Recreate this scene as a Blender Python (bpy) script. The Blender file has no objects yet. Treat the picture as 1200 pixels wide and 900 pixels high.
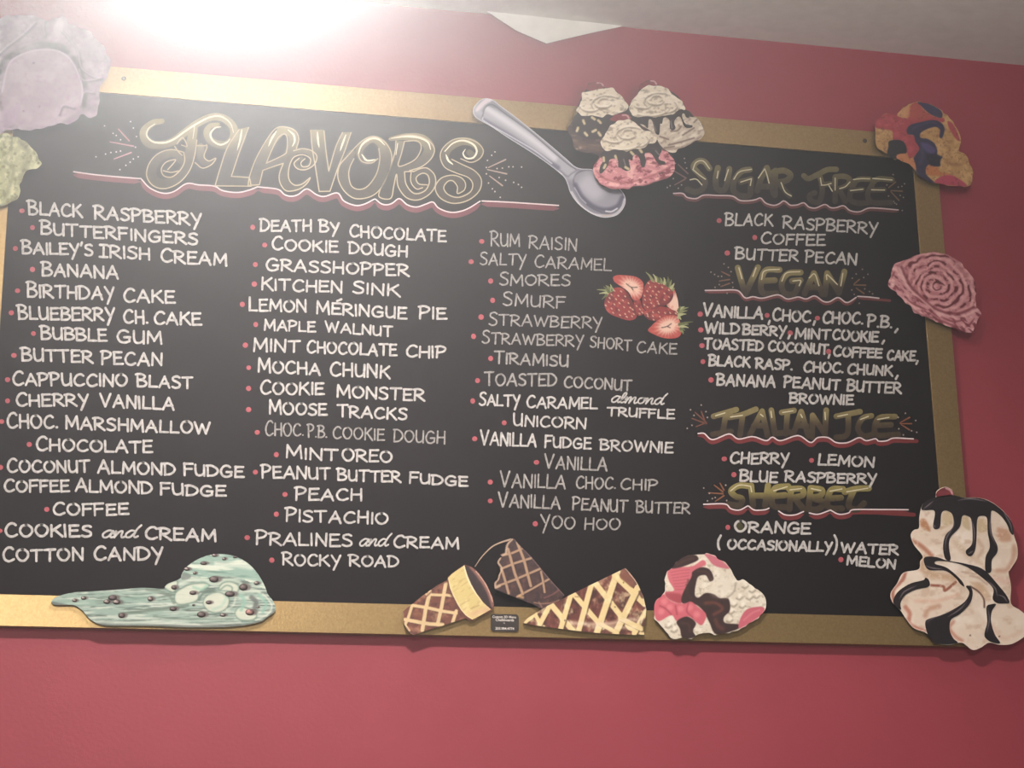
import bpy, math, random
import numpy as np
from mathutils import Matrix, Vector
from mathutils.geometry import delaunay_2d_cdt

# ------------------------------------------------------------------ camera
F_PX = 2200.0
# rotation (board axes X right, Y down, Z into the wall -> camera axes right, down, forward)
ROT = np.array([[0.9744376253572096, 0.014600065545517262, -0.22418330083721458],
                [0.050388281076571645, 0.9582592248026652, 0.28142544165505673],
                [0.21893454596831188, -0.2855277502567166, 0.9330281712869056]])
CAM_B = np.array([-0.8191161968641129, 1.1855030676294063, -3.683827906702856])
ZC = 2.735                      # height of the board's centre above the floor
HALF_W, HALF_H = 1.0, 0.53143   # inner black panel
BORDER = 0.0610
BOARD_Y = -0.022                # front of the black panel (the wall is y = 0)
FRAME_Y = -0.0255               # front of the gold border
CEIL = ZC + HALF_H + 0.28035
CAM = np.array([CAM_B[0], CAM_B[2] + BOARD_Y, ZC - CAM_B[1]])

scene = bpy.context.scene
col = scene.collection
cd = bpy.data.cameras.new('camera')
cd.sensor_fit = 'HORIZONTAL'; cd.sensor_width = 36.0
cd.lens = F_PX / 1200.0 * 36.0
cam = bpy.data.objects.new('camera', cd); col.objects.link(cam)
def b2w(v): return Vector((v[0], v[2], -v[1]))
rx, ry, rz = b2w(ROT[0]), -b2w(ROT[1]), -b2w(ROT[2])
cam.matrix_world = Matrix(((rx[0], ry[0], rz[0], CAM[0]), (rx[1], ry[1], rz[1], CAM[1]),
                           (rx[2], ry[2], rz[2], CAM[2]), (0, 0, 0, 1)))
scene.camera = cam

# ------------------------------------------------------------------ light
scene.view_settings.view_transform = 'Standard'
scene.view_settings.look = 'None'
scene.view_settings.gamma = 1.0
scene.view_settings.use_curve_mapping = False
scene.view_settings.exposure = 0.0
w = bpy.data.worlds.new('shop_ambience'); scene.world = w; w.use_nodes = True
bg = w.node_tree.nodes['Background']
bg.inputs[0].default_value = (1.0, 0.93, 0.90, 1); bg.inputs[1].default_value = 0.30
# scattering volume added to imitate lens glare around the spot lamp
vs = w.node_tree.nodes.new('ShaderNodeVolumeScatter')
vs.inputs['Color'].default_value = (1.0, 0.985, 0.97, 1); vs.inputs['Density'].default_value = 0.02; vs.inputs['Anisotropy'].default_value = 0.89
w.node_tree.links.new(vs.outputs[0], w.node_tree.nodes['World Output'].inputs['Volume'])

def add_light(name, kind, loc, target, energy, color, **kw):
    d = bpy.data.lights.new(name, kind); d.energy = energy; d.color = color
    for k, v in kw.items(): setattr(d, k, v)
    o = bpy.data.objects.new(name, d); col.objects.link(o)
    o.location = loc
    o.rotation_euler = (Vector(target) - Vector(loc)).to_track_quat('-Z', 'Y').to_euler()
    return o
# bright spot lamp under the ceiling just above the picture, turned away from the wall into the room
add_light('near_spot_lamp', 'SPOT', (-0.61, -0.66, CEIL - 0.02), (-0.83, -3.6, 1.75), 715, (1.0, 0.985, 0.97),
          shadow_soft_size=0.04, spot_size=math.radians(165), spot_blend=1.0)
# added upward fill without a fitting, brightens the ceiling near the spot lamp
add_light('near_ceiling_fill', 'SPOT', (-0.35, -0.56, CEIL - 0.26), (-0.29, -0.60, CEIL), 8, (1.0, 0.98, 0.94),
          shadow_soft_size=0.03, spot_size=math.radians(118), spot_blend=0.35)
# ceiling lamps of the room, and a last fill added to brighten the ceiling
add_light('room_ceiling_lamp', 'SPOT', (-0.45, -1.75, CEIL - 0.05), (-0.20, 0.0, ZC - 1.05), 225, (1.0, 0.92, 0.88),
          shadow_soft_size=0.09, spot_size=math.radians(96), spot_blend=1.0)
add_light('ceiling_panel_lamp', 'AREA', (-1.75, -8.2, CEIL - 0.1), (-1.0, 0, 2.2), 130, (1.0, 0.95, 0.86), shape='RECTANGLE', size=1.6, size_y=0.9)
add_light('ceiling_fill', 'SPOT', (0.55, -1.35, CEIL - 0.40), (0.55, -1.15, CEIL), 22, (1.0, 0.96, 0.92),
          shadow_soft_size=0.15, spot_size=math.radians(140), spot_blend=0.6)
# broad fill behind the viewer and low upward fill, both added, no known source
add_light('room_fill', 'AREA', (0.2, -5.0, 0.7), (0, -0.6, 3.6), 48, (1.0, 0.93, 0.90), shape='RECTANGLE', size=5.0, size_y=2.4)
add_light('low_fill', 'AREA', (-0.5, -2.1, 0.8), (-0.3, -0.75, 3.6), 7, (1.0, 0.95, 0.91), shape='RECTANGLE', size=3.0, size_y=0.6)

# ------------------------------------------------------------------ helpers
def lin(c):
    c = np.asarray(c, float) / 255.0
    return np.where(c <= 0.04045, c / 12.92, ((c + 0.055) / 1.055) ** 2.4)

def rgba(c): l = lin(c); return (float(l[0]), float(l[1]), float(l[2]), 1.0)

def at(px, y):
    """points of the 1200 x 900 survey frame -> world points on the plane Y = y"""
    px = np.asarray(px, float).reshape(-1, 2)
    d = np.stack([(px[:, 0] - 600) / F_PX, (px[:, 1] - 450) / F_PX, np.ones(len(px))], 1) @ ROT
    d = np.stack([d[:, 0], d[:, 2], -d[:, 1]], 1)
    y = np.broadcast_to(np.asarray(y, float), (len(px),))
    s = (y - CAM[1]) / d[:, 1]
    return CAM + d * s[:, None]

def crop(cx, cy, k):
    return lambda pts: np.asarray(pts, float) * k + np.array([cx, cy])

def cr(pts, n=8, closed=False):
    """Catmull-Rom through the points"""
    p = np.asarray(pts, float)
    if len(p) < 3 and not closed: return p
    if closed: q = np.vstack([p[-1], p, p[0], p[1]])
    else: q = np.vstack([2 * p[0] - p[1], p, 2 * p[-1] - p[-2]])
    out = []
    for i in range(1, len(q) - 2):
        a, b, c, d = q[i - 1], q[i], q[i + 1], q[i + 2]
        for t in np.linspace(0, 1, n, endpoint=False):
            out.append(0.5 * ((2 * b) + (c - a) * t + (2 * a - 5 * b + 4 * c - d) * t * t + (3 * b - a - 3 * c + d) * t ** 3))
    if not closed: out.append(p[-1])
    return np.array(out)

def resample(p, step, closed=False):
    p = np.asarray(p, float)
    if closed: p = np.vstack([p, p[:1]])
    seg = np.linalg.norm(np.diff(p, axis=0), axis=1)
    s = np.concatenate([[0], np.cumsum(seg)])
    n = max(2, int(round(s[-1] / step)) + 1)
    t = np.linspace(0, s[-1], n)
    if closed: t = t[:-1]
    return np.stack([np.interp(t, s, p[:, 0]), np.interp(t, s, p[:, 1])], 1)

def inside(P, poly):
    x, y = P[:, 0], P[:, 1]; r = np.zeros(len(P), bool)
    a = np.asarray(poly, float); b = np.roll(a, -1, 0)
    for (x0, y0), (x1, y1) in zip(a, b):
        if y0 == y1: continue
        c = ((y0 > y) != (y1 > y)) & (x < (x1 - x0) * (y - y0) / (y1 - y0) + x0)
        r ^= c
    return r

def pdist(P, path, closed=False):
    """distance to a polyline and the 0..1 place along it"""
    a = np.asarray(path, float)
    if closed: a = np.vstack([a, a[:1]])
    best = np.full(len(P), 1e9); tt = np.zeros(len(P))
    L = np.concatenate([[0], np.cumsum(np.linalg.norm(np.diff(a, axis=0), axis=1))]); tot = max(L[-1], 1e-9)
    for i in range(len(a) - 1):
        u = a[i + 1] - a[i]; l2 = max(u @ u, 1e-12)
        t = np.clip(((P - a[i]) @ u) / l2, 0, 1)
        d = np.hypot(P[:, 0] - a[i, 0] - t * u[0], P[:, 1] - a[i, 1] - t * u[1])
        m = d < best; best[m] = d[m]; tt[m] = (L[i] + t[m] * (L[i + 1] - L[i])) / tot
    return best, tt

def vnoise(x, y, seed=0):
    xi, yi = np.floor(x).astype(np.int64), np.floor(y).astype(np.int64)
    fx, fy = x - xi, y - yi
    fx, fy = fx * fx * (3 - 2 * fx), fy * fy * (3 - 2 * fy)
    def h(a, b):
        n = (a * 374761393 + b * 668265263 + seed * 974634777) & 0xffffffff
        n = ((n ^ (n >> 13)) * 1274126177) & 0xffffffff
        return ((n ^ (n >> 16)) & 0xffff) / 65535.0
    return (h(xi, yi) * (1 - fx) + h(xi + 1, yi) * fx) * (1 - fy) + (h(xi, yi + 1) * (1 - fx) + h(xi + 1, yi + 1) * fx) * fy

def fbm(x, y, seed=0, o=3):
    r = 0; a = 0.5; n = 0
    for i in range(o):
        r = r + a * vnoise(x * 2 ** i, y * 2 ** i, seed + i * 17); n += a; a *= 0.5
    return r / n

def sstep(a, b, v):
    t = np.clip((v - a) / (b - a + 1e-9), 0, 1); return t * t * (3 - 2 * t)

class Paint:
    """artist's paint on a flat panel: colours (0-255) at points P of the panel"""
    def __init__(s, P, base): s.P = P; s.c = np.tile(np.asarray(base, float), (len(P), 1))
    def mix(s, c, a): s.c += (np.asarray(c, float) - s.c) * np.clip(a, 0, 1)[:, None]; return s
    def poly(s, pts, c, soft=6, a=1.0, smooth=True, n=5):
        p = cr(pts, n, True) if smooth else np.asarray(pts, float)
        d, _ = pdist(s.P, p, True); d = np.where(inside(s.P, p), -d, d)
        return s.mix(c, a * (1 - sstep(-soft / 2, soft / 2, d)))
    def line(s, pts, w, c, soft=5, a=1.0, smooth=True, taper=False):
        p = cr(pts, 6) if smooth else np.asarray(pts, float)
        d, t = pdist(s.P, p)
        hw = w / 2 * (np.sin(np.pi * np.clip(t, 0.04, 0.96)) ** 0.7 if taper else 1)
        return s.mix(c, a * (1 - sstep(hw - soft / 2, hw + soft / 2, d)))
    def dots(s, pts, r, c, soft=4, a=1.0):
        for (x, y) in pts:
            d = np.hypot(s.P[:, 0] - x, s.P[:, 1] - y); s.mix(c, a * (1 - sstep(r - soft / 2, r + soft / 2, d)))
        return s
    def noise(s, sx, sy, c, lo, hi, a=1.0, seed=0, ang=0.0, o=3):
        ca, sa = math.cos(ang), math.sin(ang)
        x = s.P[:, 0] * ca + s.P[:, 1] * sa; y = -s.P[:, 0] * sa + s.P[:, 1] * ca
        return s.mix(c, a * sstep(lo, hi, fbm(x / sx, y / sy, seed, o)))

# ------------------------------------------------------------------ materials
def new_mat(name):
    m = bpy.data.materials.new(name); m.use_nodes = True
    nt = m.node_tree; return m, nt, nt.nodes['Principled BSDF']

def simple(name, c, rough=0.6, spec=0.5, metal=0.0, noise=0.0, nscale=40.0, bump=0.0, bscale=200.0, c2=None):
    m, nt, b = new_mat(name)
    b.inputs['Base Color'].default_value = rgba(c); b.inputs['Roughness'].default_value = rough
    b.inputs['Specular IOR Level'].default_value = spec; b.inputs['Metallic'].default_value = metal
    tc = nt.nodes.new('ShaderNodeTexCoord')
    if noise > 0 or c2 is not None:
        nz = nt.nodes.new('ShaderNodeTexNoise'); nz.inputs['Scale'].default_value = nscale; nz.inputs['Detail'].default_value = 4
        nt.links.new(tc.outputs['Object'], nz.inputs['Vector'])
        rp = nt.nodes.new('ShaderNodeValToRGB'); rp.color_ramp.elements[0].position = 0.3; rp.color_ramp.elements[1].position = 0.7
        a = lin(c); bb = lin(c2) if c2 is not None else a * (1 - noise)
        rp.color_ramp.elements[0].color = (*bb, 1); rp.color_ramp.elements[1].color = (*a, 1)
        nt.links.new(nz.outputs[0], rp.inputs[0]); nt.links.new(rp.outputs[0], b.inputs['Base Color'])
    if bump > 0:
        n2 = nt.nodes.new('ShaderNodeTexNoise'); n2.inputs['Scale'].default_value = bscale; n2.inputs['Detail'].default_value = 3
        nt.links.new(tc.outputs['Object'], n2.inputs['Vector'])
        bp = nt.nodes.new('ShaderNodeBump'); bp.inputs['Strength'].default_value = bump; bp.inputs['Distance'].default_value = 0.002
        nt.links.new(n2.outputs[0], bp.inputs['Height']); nt.links.new(bp.outputs[0], b.inputs['Normal'])
    return m

def painted(name, rough=0.55, spec=0.4, bump=0.10):
    m, nt, b = new_mat(name)
    at_ = nt.nodes.new('ShaderNodeAttribute'); at_.attribute_name = 'paint'
    nt.links.new(at_.outputs['Color'], b.inputs['Base Color'])
    b.inputs['Roughness'].default_value = rough; b.inputs['Specular IOR Level'].default_value = spec
    tc = nt.nodes.new('ShaderNodeTexCoord')
    n2 = nt.nodes.new('ShaderNodeTexNoise'); n2.inputs['Scale'].default_value = 160; n2.inputs['Detail'].default_value = 3
    nt.links.new(tc.outputs['Object'], n2.inputs['Vector'])
    bp = nt.nodes.new('ShaderNodeBump'); bp.inputs['Strength'].default_value = bump; bp.inputs['Distance'].default_value = 0.002
    nt.links.new(n2.outputs[0], bp.inputs['Height']); nt.links.new(bp.outputs[0], b.inputs['Normal'])
    return m

M_WALL = simple('red_wall_paint', (158, 58, 70), 0.60, 0.5, c2=(153, 54, 66), nscale=6, bump=0.25, bscale=120)
M_CEIL = simple('ceiling_paint', (236, 230, 222), 0.9, 0.3, c2=(228, 222, 214), nscale=30, bump=0.3, bscale=90)
M_BOARD = simple('blackboard_paint', (22, 14, 16), 0.7, 0.12, c2=(19, 12, 14), nscale=9, bump=0.06, bscale=150)
M_GOLD = simple('gold_leaf_paint', (180, 152, 104), 0.32, 0.5, metal=0.68, c2=(168, 138, 92), nscale=220, bump=0.12, bscale=260)
M_CHALK = simple('white_chalk_marker', (212, 207, 201), 0.8, 0.3, c2=(164, 159, 155), nscale=130)
M_THIN = simple('thin_white_chalk_marker', (180, 175, 169), 0.8, 0.3, c2=(126, 121, 117), nscale=130)
M_PINK = simple('pink_chalk_marker', (186, 92, 98), 0.8, 0.3, c2=(160, 74, 82), nscale=200)
M_ART = painted('artist_paint')
M_CHALKART = painted('coloured_chalk_paint', 0.75, 0.3, 0.05)
M_SCREW = simple('dull_screw_metal', (96, 84, 72), 0.4, 0.5, metal=0.8)
M_PLAQUE = simple('dark_plaque_plastic', (52, 44, 40), 0.4, 0.5)
M_PRINT = simple('white_print', (225, 215, 205), 0.6, 0.3)

# ------------------------------------------------------------------ objects
def tag(o, label=None, cat=None, group=None, kind=None):
    if label: o['label'] = label
    if cat: o['category'] = cat
    if group: o['group'] = group
    if kind: o['kind'] = kind
    return o

def rootloc(o):
    v = Vector((0, 0, 0))
    while o is not None: v += o.location; o = o.parent
    return np.array(v)

class MB:
    """collects geometry for ONE mesh object (world coordinates)"""
    def __init__(s): s.v = []; s.f = []; s.c = []; s.n = 0; s.has = False; s.k = 0
    def add(s, V, Fc, C=None):
        V = np.asarray(V, float); s.v.append(V)
        s.f += [tuple(int(i) + s.n for i in f) for f in Fc]
        s.c.append(np.ones((len(V), 3)) if C is None else np.asarray(C, float)); s.has |= C is not None
        s.n += len(V)
    def build(s, name, m, parent=None, loc=None, smooth=False):
        me = bpy.data.meshes.new(name)
        base = rootloc(parent) if parent is not None else np.array(loc if loc is not None else (0, 0, 0), float)
        V = np.vstack(s.v) - base
        me.from_pydata(V.tolist(), [], s.f)
        if s.has:
            ca = me.color_attributes.new('paint', 'FLOAT_COLOR', 'POINT')
            C = np.hstack([np.vstack(s.c), np.ones((len(V), 1))]).astype(np.float32)
            ca.data.foreach_set('color', C.ravel())
        me.materials.append(m)
        if smooth: me.polygons.foreach_set('use_smooth', [True] * len(me.polygons))
        o = bpy.data.objects.new(name, me); col.objects.link(o)
        if parent is not None: o.parent = parent
        else: o.location = base
        return o
    def box(s, x0, x1, y0, y1, z0, z1, C=None):
        V = [(x, y, z) for x in (x0, x1) for y in (y0, y1) for z in (z0, z1)]
        Fc = [(0, 1, 3, 2), (4, 6, 7, 5), (0, 4, 5, 1), (2, 3, 7, 6), (0, 2, 6, 4), (1, 5, 7, 3)]
        s.add(V, Fc, None if C is None else np.tile(lin(C), (8, 1)))
    def ribbon(s, pts, wd, y0, th=0.0008, color=None):
        """a raised stroke of paint with rounded ends; pts in survey px, th above the surface y0"""
        p = np.asarray(pts, float)
        keep = [0] + [i for i in range(1, len(p)) if np.linalg.norm(p[i] - p[i - 1]) > 1e-4]
        p = p[keep]
        if len(p) < 2: p = np.vstack([p, p[0] + [0.01, 0]])
        t = np.gradient(p, axis=0); t /= np.maximum(np.linalg.norm(t, axis=1), 1e-9)[:, None]
        hw = np.broadcast_to(np.asarray(wd, float) / 2, (len(p),)).copy()
        cs = []; ts = []; hs = []
        for a in (75, 50, 25):
            a = math.radians(a); cs.append(p[0] - t[0] * hw[0] * math.sin(a)); ts.append(t[0]); hs.append(hw[0] * math.cos(a))
        k0 = len(cs); cs += list(p); ts += list(t); hs += list(hw)
        for a in (25, 50, 75):
            a = math.radians(a); cs.append(p[-1] + t[-1] * hw[-1] * math.sin(a)); ts.append(t[-1]); hs.append(hw[-1] * math.cos(a))
        cs, ts, hs = np.array(cs), np.array(ts), np.array(hs)
        nrm = np.stack([-ts[:, 1], ts[:, 0]], 1)
        L = cs - nrm * hs[:, None]; Rr = cs + nrm * hs[:, None]
        n = len(cs); yt = y0 - th
        V = np.vstack([at(L, yt), at(Rr, yt), at(L, y0 + 0.0002), at(Rr, y0 + 0.0002)])
        Fc = []
        for i in range(n - 1):
            Fc.append((i, n + i, n + i + 1, i + 1))
            Fc.append((2 * n + i, i, i + 1, 2 * n + i + 1))
            Fc.append((n + i, 3 * n + i, 3 * n + i + 1, n + i + 1))
        Fc.append((0, 2 * n, 3 * n, n)); Fc.append((n - 1, 2 * n - 1, 4 * n - 1, 3 * n - 1))
        C = None
        if color is not None:
            q = np.vstack([L, Rr, L, Rr])
            C = color(q) if callable(color) else np.tile(lin(color), (len(q), 1))
        s.add(V, Fc, C)
    def disc(s, c, r, y0, th=0.0008, color=None, n=14, dome=0.0):
        a = np.linspace(0, 2 * np.pi, n, endpoint=False)
        rx_, ry_ = (r, r) if np.isscalar(r) else r
        ring = np.stack([c[0] + rx_ * np.cos(a), c[1] + ry_ * np.sin(a)], 1)
        inner = np.asarray(c) + (ring - np.asarray(c)) * 0.6
        V = np.vstack([at(ring, y0 + 0.0002), at(ring, y0 - th), at(inner, y0 - th - dome * 0.7), at([c], y0 - th - dome)])
        Fc = []
        for i in range(n):
            j = (i + 1) % n
            Fc += [(i, j, n + j, n + i), (n + i, n + j, 2 * n + j, 2 * n + i), (2 * n + i, 2 * n + j, 3 * n)]
        C = None
        if color is not None: 
            q = np.vstack([ring, ring, inner, [c]]); C = color(q) if callable(color) else np.tile(lin(color), (len(q), 1))
        s.add(V, Fc, C)
    def slab(s, outline, y_front, y_back, paint=None, edge=(58, 46, 44), step=1.3, T=None):
        """a panel cut to an outline (survey px): dense painted face, sides down to y_back"""
        b = resample(outline, step, True)
        lo, hi = b.min(0), b.max(0)
        gx, gy = np.meshgrid(np.arange(lo[0], hi[0], step), np.arange(lo[1], hi[1], step * 0.87))
        gx[1::2] += step / 2
        g = np.stack([gx.ravel(), gy.ravel()], 1)
        g = g[inside(g, b)]
        if len(g):
            d, _ = pdist(g, b, True); g = g[d > step * 0.55]
        pts = np.vstack([b, g]) if len(g) else b
        nb = len(b)
        r = delaunay_2d_cdt([Vector(p) for p in pts], [], [list(range(nb))], 1, 1e-5)
        P = np.array([tuple(v) for v in r[0]]); tris = [tuple(f) for f in r[2]]
        fixed = []
        for f in tris:
            a, c, d = P[f[0]], P[f[1]], P[f[2]]
            cr_ = (c[0] - a[0]) * (d[1] - a[1]) - (c[1] - a[1]) * (d[0] - a[0])
            fixed.append(tuple(reversed(f)) if cr_ > 0 else f)
        cnt = {}
        for f in fixed:
            for i in range(len(f)): e = (f[i], f[(i + 1) % len(f)]); cnt[e] = 1
        be = [e for e in cnt if (e[1], e[0]) not in cnt]
        C = None
        if paint is not None: C = lin(np.clip(paint(P), 0, 255)); C = C * (np.maximum(C.mean(1, keepdims=True), 1e-4) / 0.5) ** 0.22
        s.add(at(P, y_front), fixed, C)
        # sides
        idx = sorted({i for e in be for i in e}); m = {i: k for k, i in enumerate(idx)}; n = len(idx)
        V = np.vstack([at(P[idx], y_front), at(P[idx], y_back)])
        s.add(V, [(m[e[1]], m[e[0]], n + m[e[0]], n + m[e[1]]) for e in be],
              None if paint is None else np.tile(lin(edge), (2 * n, 1)))

# ------------------------------------------------------------------ the room
def struct(name, mb, m): o = mb.build(name, m); o['kind'] = 'structure'; return o
mb = MB(); mb.box(-3.2, 3.2, 0.0, 0.12, 0.0, CEIL); struct('wall_back', mb, M_WALL)
mb = MB(); mb.box(-3.2, 3.2, -5.0, 0.12, CEIL, CEIL + 0.1); struct('ceiling', mb, M_CEIL)
# triangular white soffit where ceiling and wall meet
tri = [(520, 9.5), (732, 31), (700, 37.5), (640, 51), (590, 52), (540, 40)]
mb = MB(); mb.slab([(570, 13.0), (640, 20.5), (732, 30.5), (700, 37), (640, 51), (605, 36)], -0.012, 0.0, None, step=8); struct('trim_1', mb, M_CEIL)

# ------------------------------------------------------------------ the menu board
board = bpy.data.objects.new('chalkboard', None); col.objects.link(board)
board.location = (0, 0, ZC - HALF_H - BORDER)
tag(board, 'wide black chalkboard menu of ice cream flavours in a gold border on the red wall', 'menu board')
mb = MB(); mb.box(-HALF_W - 0.004, HALF_W + 0.004, BOARD_Y, -0.001, ZC - HALF_H - 0.004, ZC + HALF_H + 0.004)
mb.build('writing_panel', M_BOARD, board)
ox, oz = HALF_W + BORDER, HALF_H + BORDER
def rail(x0, x1, z0, z1):
    mb = MB(); e = 0.0005
    V = []
    for (ex, y) in ((0, -0.001), (0, FRAME_Y + e), (e, FRAME_Y)):
        V += [(x0 + ex, y, z0 + ex), (x1 - ex, y, z0 + ex), (x1 - ex, y, z1 - ex), (x0 + ex, y, z1 - ex)]
    Fc = [(8, 9, 10, 11), (3, 2, 1, 0)]
    for k in (0, 4):
        for i in range(4): j = (i + 1) % 4; Fc.append((k + i, k + j, k + 4 + j, k + 4 + i))
    mb.add(V, Fc); return mb.build('frame_rail', M_GOLD, board)
rail(-ox, ox, ZC + HALF_H, ZC + oz); rail(-ox, ox, ZC - oz, ZC - HALF_H)
rail(-ox, -HALF_W, ZC - HALF_H, ZC + HALF_H); rail(HALF_W, ox, ZC - HALF_H, ZC + HALF_H)
for p in ((145, 92), (1013.5, 165)):
    mb = MB(); mb.disc(p, 2.6, FRAME_Y, 0.0003, n=16, dome=0.0004); mb.build('screw', M_SCREW, board, smooth=True)

# ------------------------------------------------------------------ hand lettering
S_, L_ = True, False     # smooth curve / straight strokes
G = {
 'A': (.74, [(L_, [(0, 0), (.40, 1)]), (L_, [(.40, 1), (.72, -.02)]), (L_, [(.13, .34), (.64, .36)])]),
 'B': (.64, [(L_, [(.06, 1.02), (.03, 0)]), (S_, [(-.06, .97), (.28, 1.02), (.56, .86), (.42, .62), (.08, .53)]), (S_, [(.08, .53), (.44, .50), (.65, .28), (.45, .04), (.03, 0)])]),
 'C': (.68, [(S_, [(.66, .86), (.50, .99), (.24, .90), (.04, .50), (.12, .12), (.38, -.01), (.68, .14)])]),
 'D': (.70, [(L_, [(.05, .98), (.03, 0)]), (S_, [(-.05, .97), (.30, .98), (.62, .74), (.68, .40), (.42, .08), (.02, 0)])]),
 'E': (.58, [(L_, [(.06, 1), (.03, 0)]), (L_, [(.03, .97), (.57, 1.0)]), (L_, [(.05, .52), (.50, .55)]), (L_, [(.03, 0), (.60, .03)])]),
 'F': (.56, [(L_, [(.06, 1), (.03, -.04)]), (L_, [(.02, .97), (.58, 1.0)]), (L_, [(.05, .50), (.50, .54)])]),
 'G': (.76, [(S_, [(.66, .86), (.46, .99), (.20, .88), (.03, .48), (.14, .10), (.42, 0), (.70, .14)]), (L_, [(.70, .14), (.72, .44)]), (L_, [(.40, .44), (.74, .46)])]),
 'H': (.66, [(L_, [(.05, 1), (.03, 0)]), (L_, [(.62, 1), (.62, -.04)]), (L_, [(.04, .48), (.62, .50)])]),
 'I': (.10, [(L_, [(.05, .98), (.05, 0)])]),
 'i': (.50, [(L_, [(.27, .97), (.25, .02)]), (L_, [(.04, .97), (.50, .99)]), (L_, [(0, .02), (.50, .02)])]),
 'J': (.5, [(S_, [(.45, 1), (.45, .3), (.3, 0), (.05, .1)])]),
 'K': (.66, [(L_, [(.06, 1), (.03, 0)]), (L_, [(.60, 1), (.06, .45)]), (L_, [(.22, .60), (.68, -.03)])]),
 'L': (.54, [(L_, [(.06, 1), (.03, .02)]), (L_, [(.03, .02), (.56, .02)])]),
 'M': (.84, [(L_, [(.03, 0), (.10, 1)]), (L_, [(.10, 1), (.42, .22)]), (L_, [(.42, .22), (.78, 1)]), (L_, [(.78, 1), (.82, -.02)])]),
 'N': (.68, [(L_, [(.03, 0), (.06, 1)]), (L_, [(.06, 1), (.62, 0)]), (L_, [(.62, 0), (.66, 1)])]),
 'O': (.76, [(S_, [(.42, .98), (.14, .86), (.02, .46), (.20, .06), (.48, .02), (.72, .34), (.72, .72), (.50, .96), (.36, .97)])]),
 'P': (.60, [(L_, [(.06, 1), (.03, -.03)]), (S_, [(-.06, .96), (.28, 1.02), (.58, .84), (.46, .55), (.08, .42)])]),
 'R': (.66, [(L_, [(.06, 1), (.03, 0)]), (S_, [(-.06, .96), (.28, 1.02), (.58, .82), (.44, .56), (.10, .46)]), (L_, [(.16, .48), (.68, -.02)])]),
 'S': (.58, [(S_, [(.56, .90), (.38, 1.0), (.12, .90), (.10, .68), (.32, .54), (.54, .36), (.50, .10), (.24, 0), (.02, .10)])]),
 'T': (.68, [(L_, [(0, .96), (.70, 1)]), (L_, [(.35, .97), (.33, 0)])]),
 'U': (.64, [(S_, [(.03, 1), (.03, .40), (.12, .06), (.34, .02), (.56, .22), (.60, .60)]), (L_, [(.61, 1), (.60, -.02)])]),
 'V': (.72, [(L_, [(0, 1), (.32, 0)]), (L_, [(.32, 0), (.70, 1)])]),
 'W': (1.0, [(L_, [(0, 1), (.24, .02)]), (L_, [(.24, .02), (.48, .85)]), (L_, [(.48, .85), (.72, .02)]), (L_, [(.72, .02), (1.0, 1)])]),
 'Y': (.64, [(L_, [(0, 1), (.30, .42)]), (L_, [(.62, 1), (.16, -.36)])]),
 'Z': (.6, [(L_, [(0, 1), (.6, 1)]), (L_, [(.6, 1), (0, 0)]), (L_, [(0, 0), (.6, 0)])]),
 'É': (.58, [(L_, [(.06, 1), (.03, 0)]), (L_, [(.03, .97), (.57, 1.0)]), (L_, [(.05, .52), (.50, .55)]), (L_, [(.03, 0), (.60, .03)]), (L_, [(.34, 1.22), (.62, 1.40)])]),
 "'": (.10, [(L_, [(.10, 1.15), (.02, .86)])]),
 '.': (.08, [(L_, [(.03, .03), (.06, .03)])]),
 ',': (.12, [(L_, [(.12, .10), (0, -.28)])]),
 '(': (.18, [(S_, [(.18, 1.15), (.02, .70), (.03, .20), (.16, -.15)])]),
 ')': (.18, [(S_, [(0, 1.15), (.17, .75), (.16, .20), (0, -.2)])]),
 # running hand
 'a': (.62, [(S_, [(.56, .92), (.30, 1.0), (.04, .55), (.10, .08), (.34, .12), (.58, .90)]), (S_, [(.58, .95), (.48, .35), (.54, .02), (.70, .18)])]),
 'n': (.66, [(S_, [(.0, .55), (.12, .95), (.08, .02)]), (S_, [(.08, .05), (.30, .85), (.48, .92), (.46, .30), (.54, .02), (.70, .20)])]),
 'm': (.95, [(S_, [(.0, .55), (.12, .95), (.08, .02)]), (S_, [(.08, .05), (.26, .85), (.40, .90), (.36, .02)]), (S_, [(.36, .05), (.58, .85), (.74, .90), (.72, .30), (.80, .02), (.96, .20)])]),
 'd': (.66, [(S_, [(.52, .90), (.28, 1.0), (.04, .55), (.10, .08), (.32, .12), (.54, .80)]), (S_, [(.78, 1.75), (.60, 1.2), (.50, .40), (.58, .04), (.74, .20)])]),
 'l': (.34, [(S_, [(.02, .2), (.30, 1.1), (.34, 1.6), (.18, 1.5), (.08, .6), (.14, .04), (.36, .22)])]),
 'o': (.56, [(S_, [(.36, .95), (.10, .80), (.04, .30), (.22, .02), (.46, .30), (.44, .80), (.30, .95), (.60, .85)])]),
}
rnd = random.Random(11)
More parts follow.
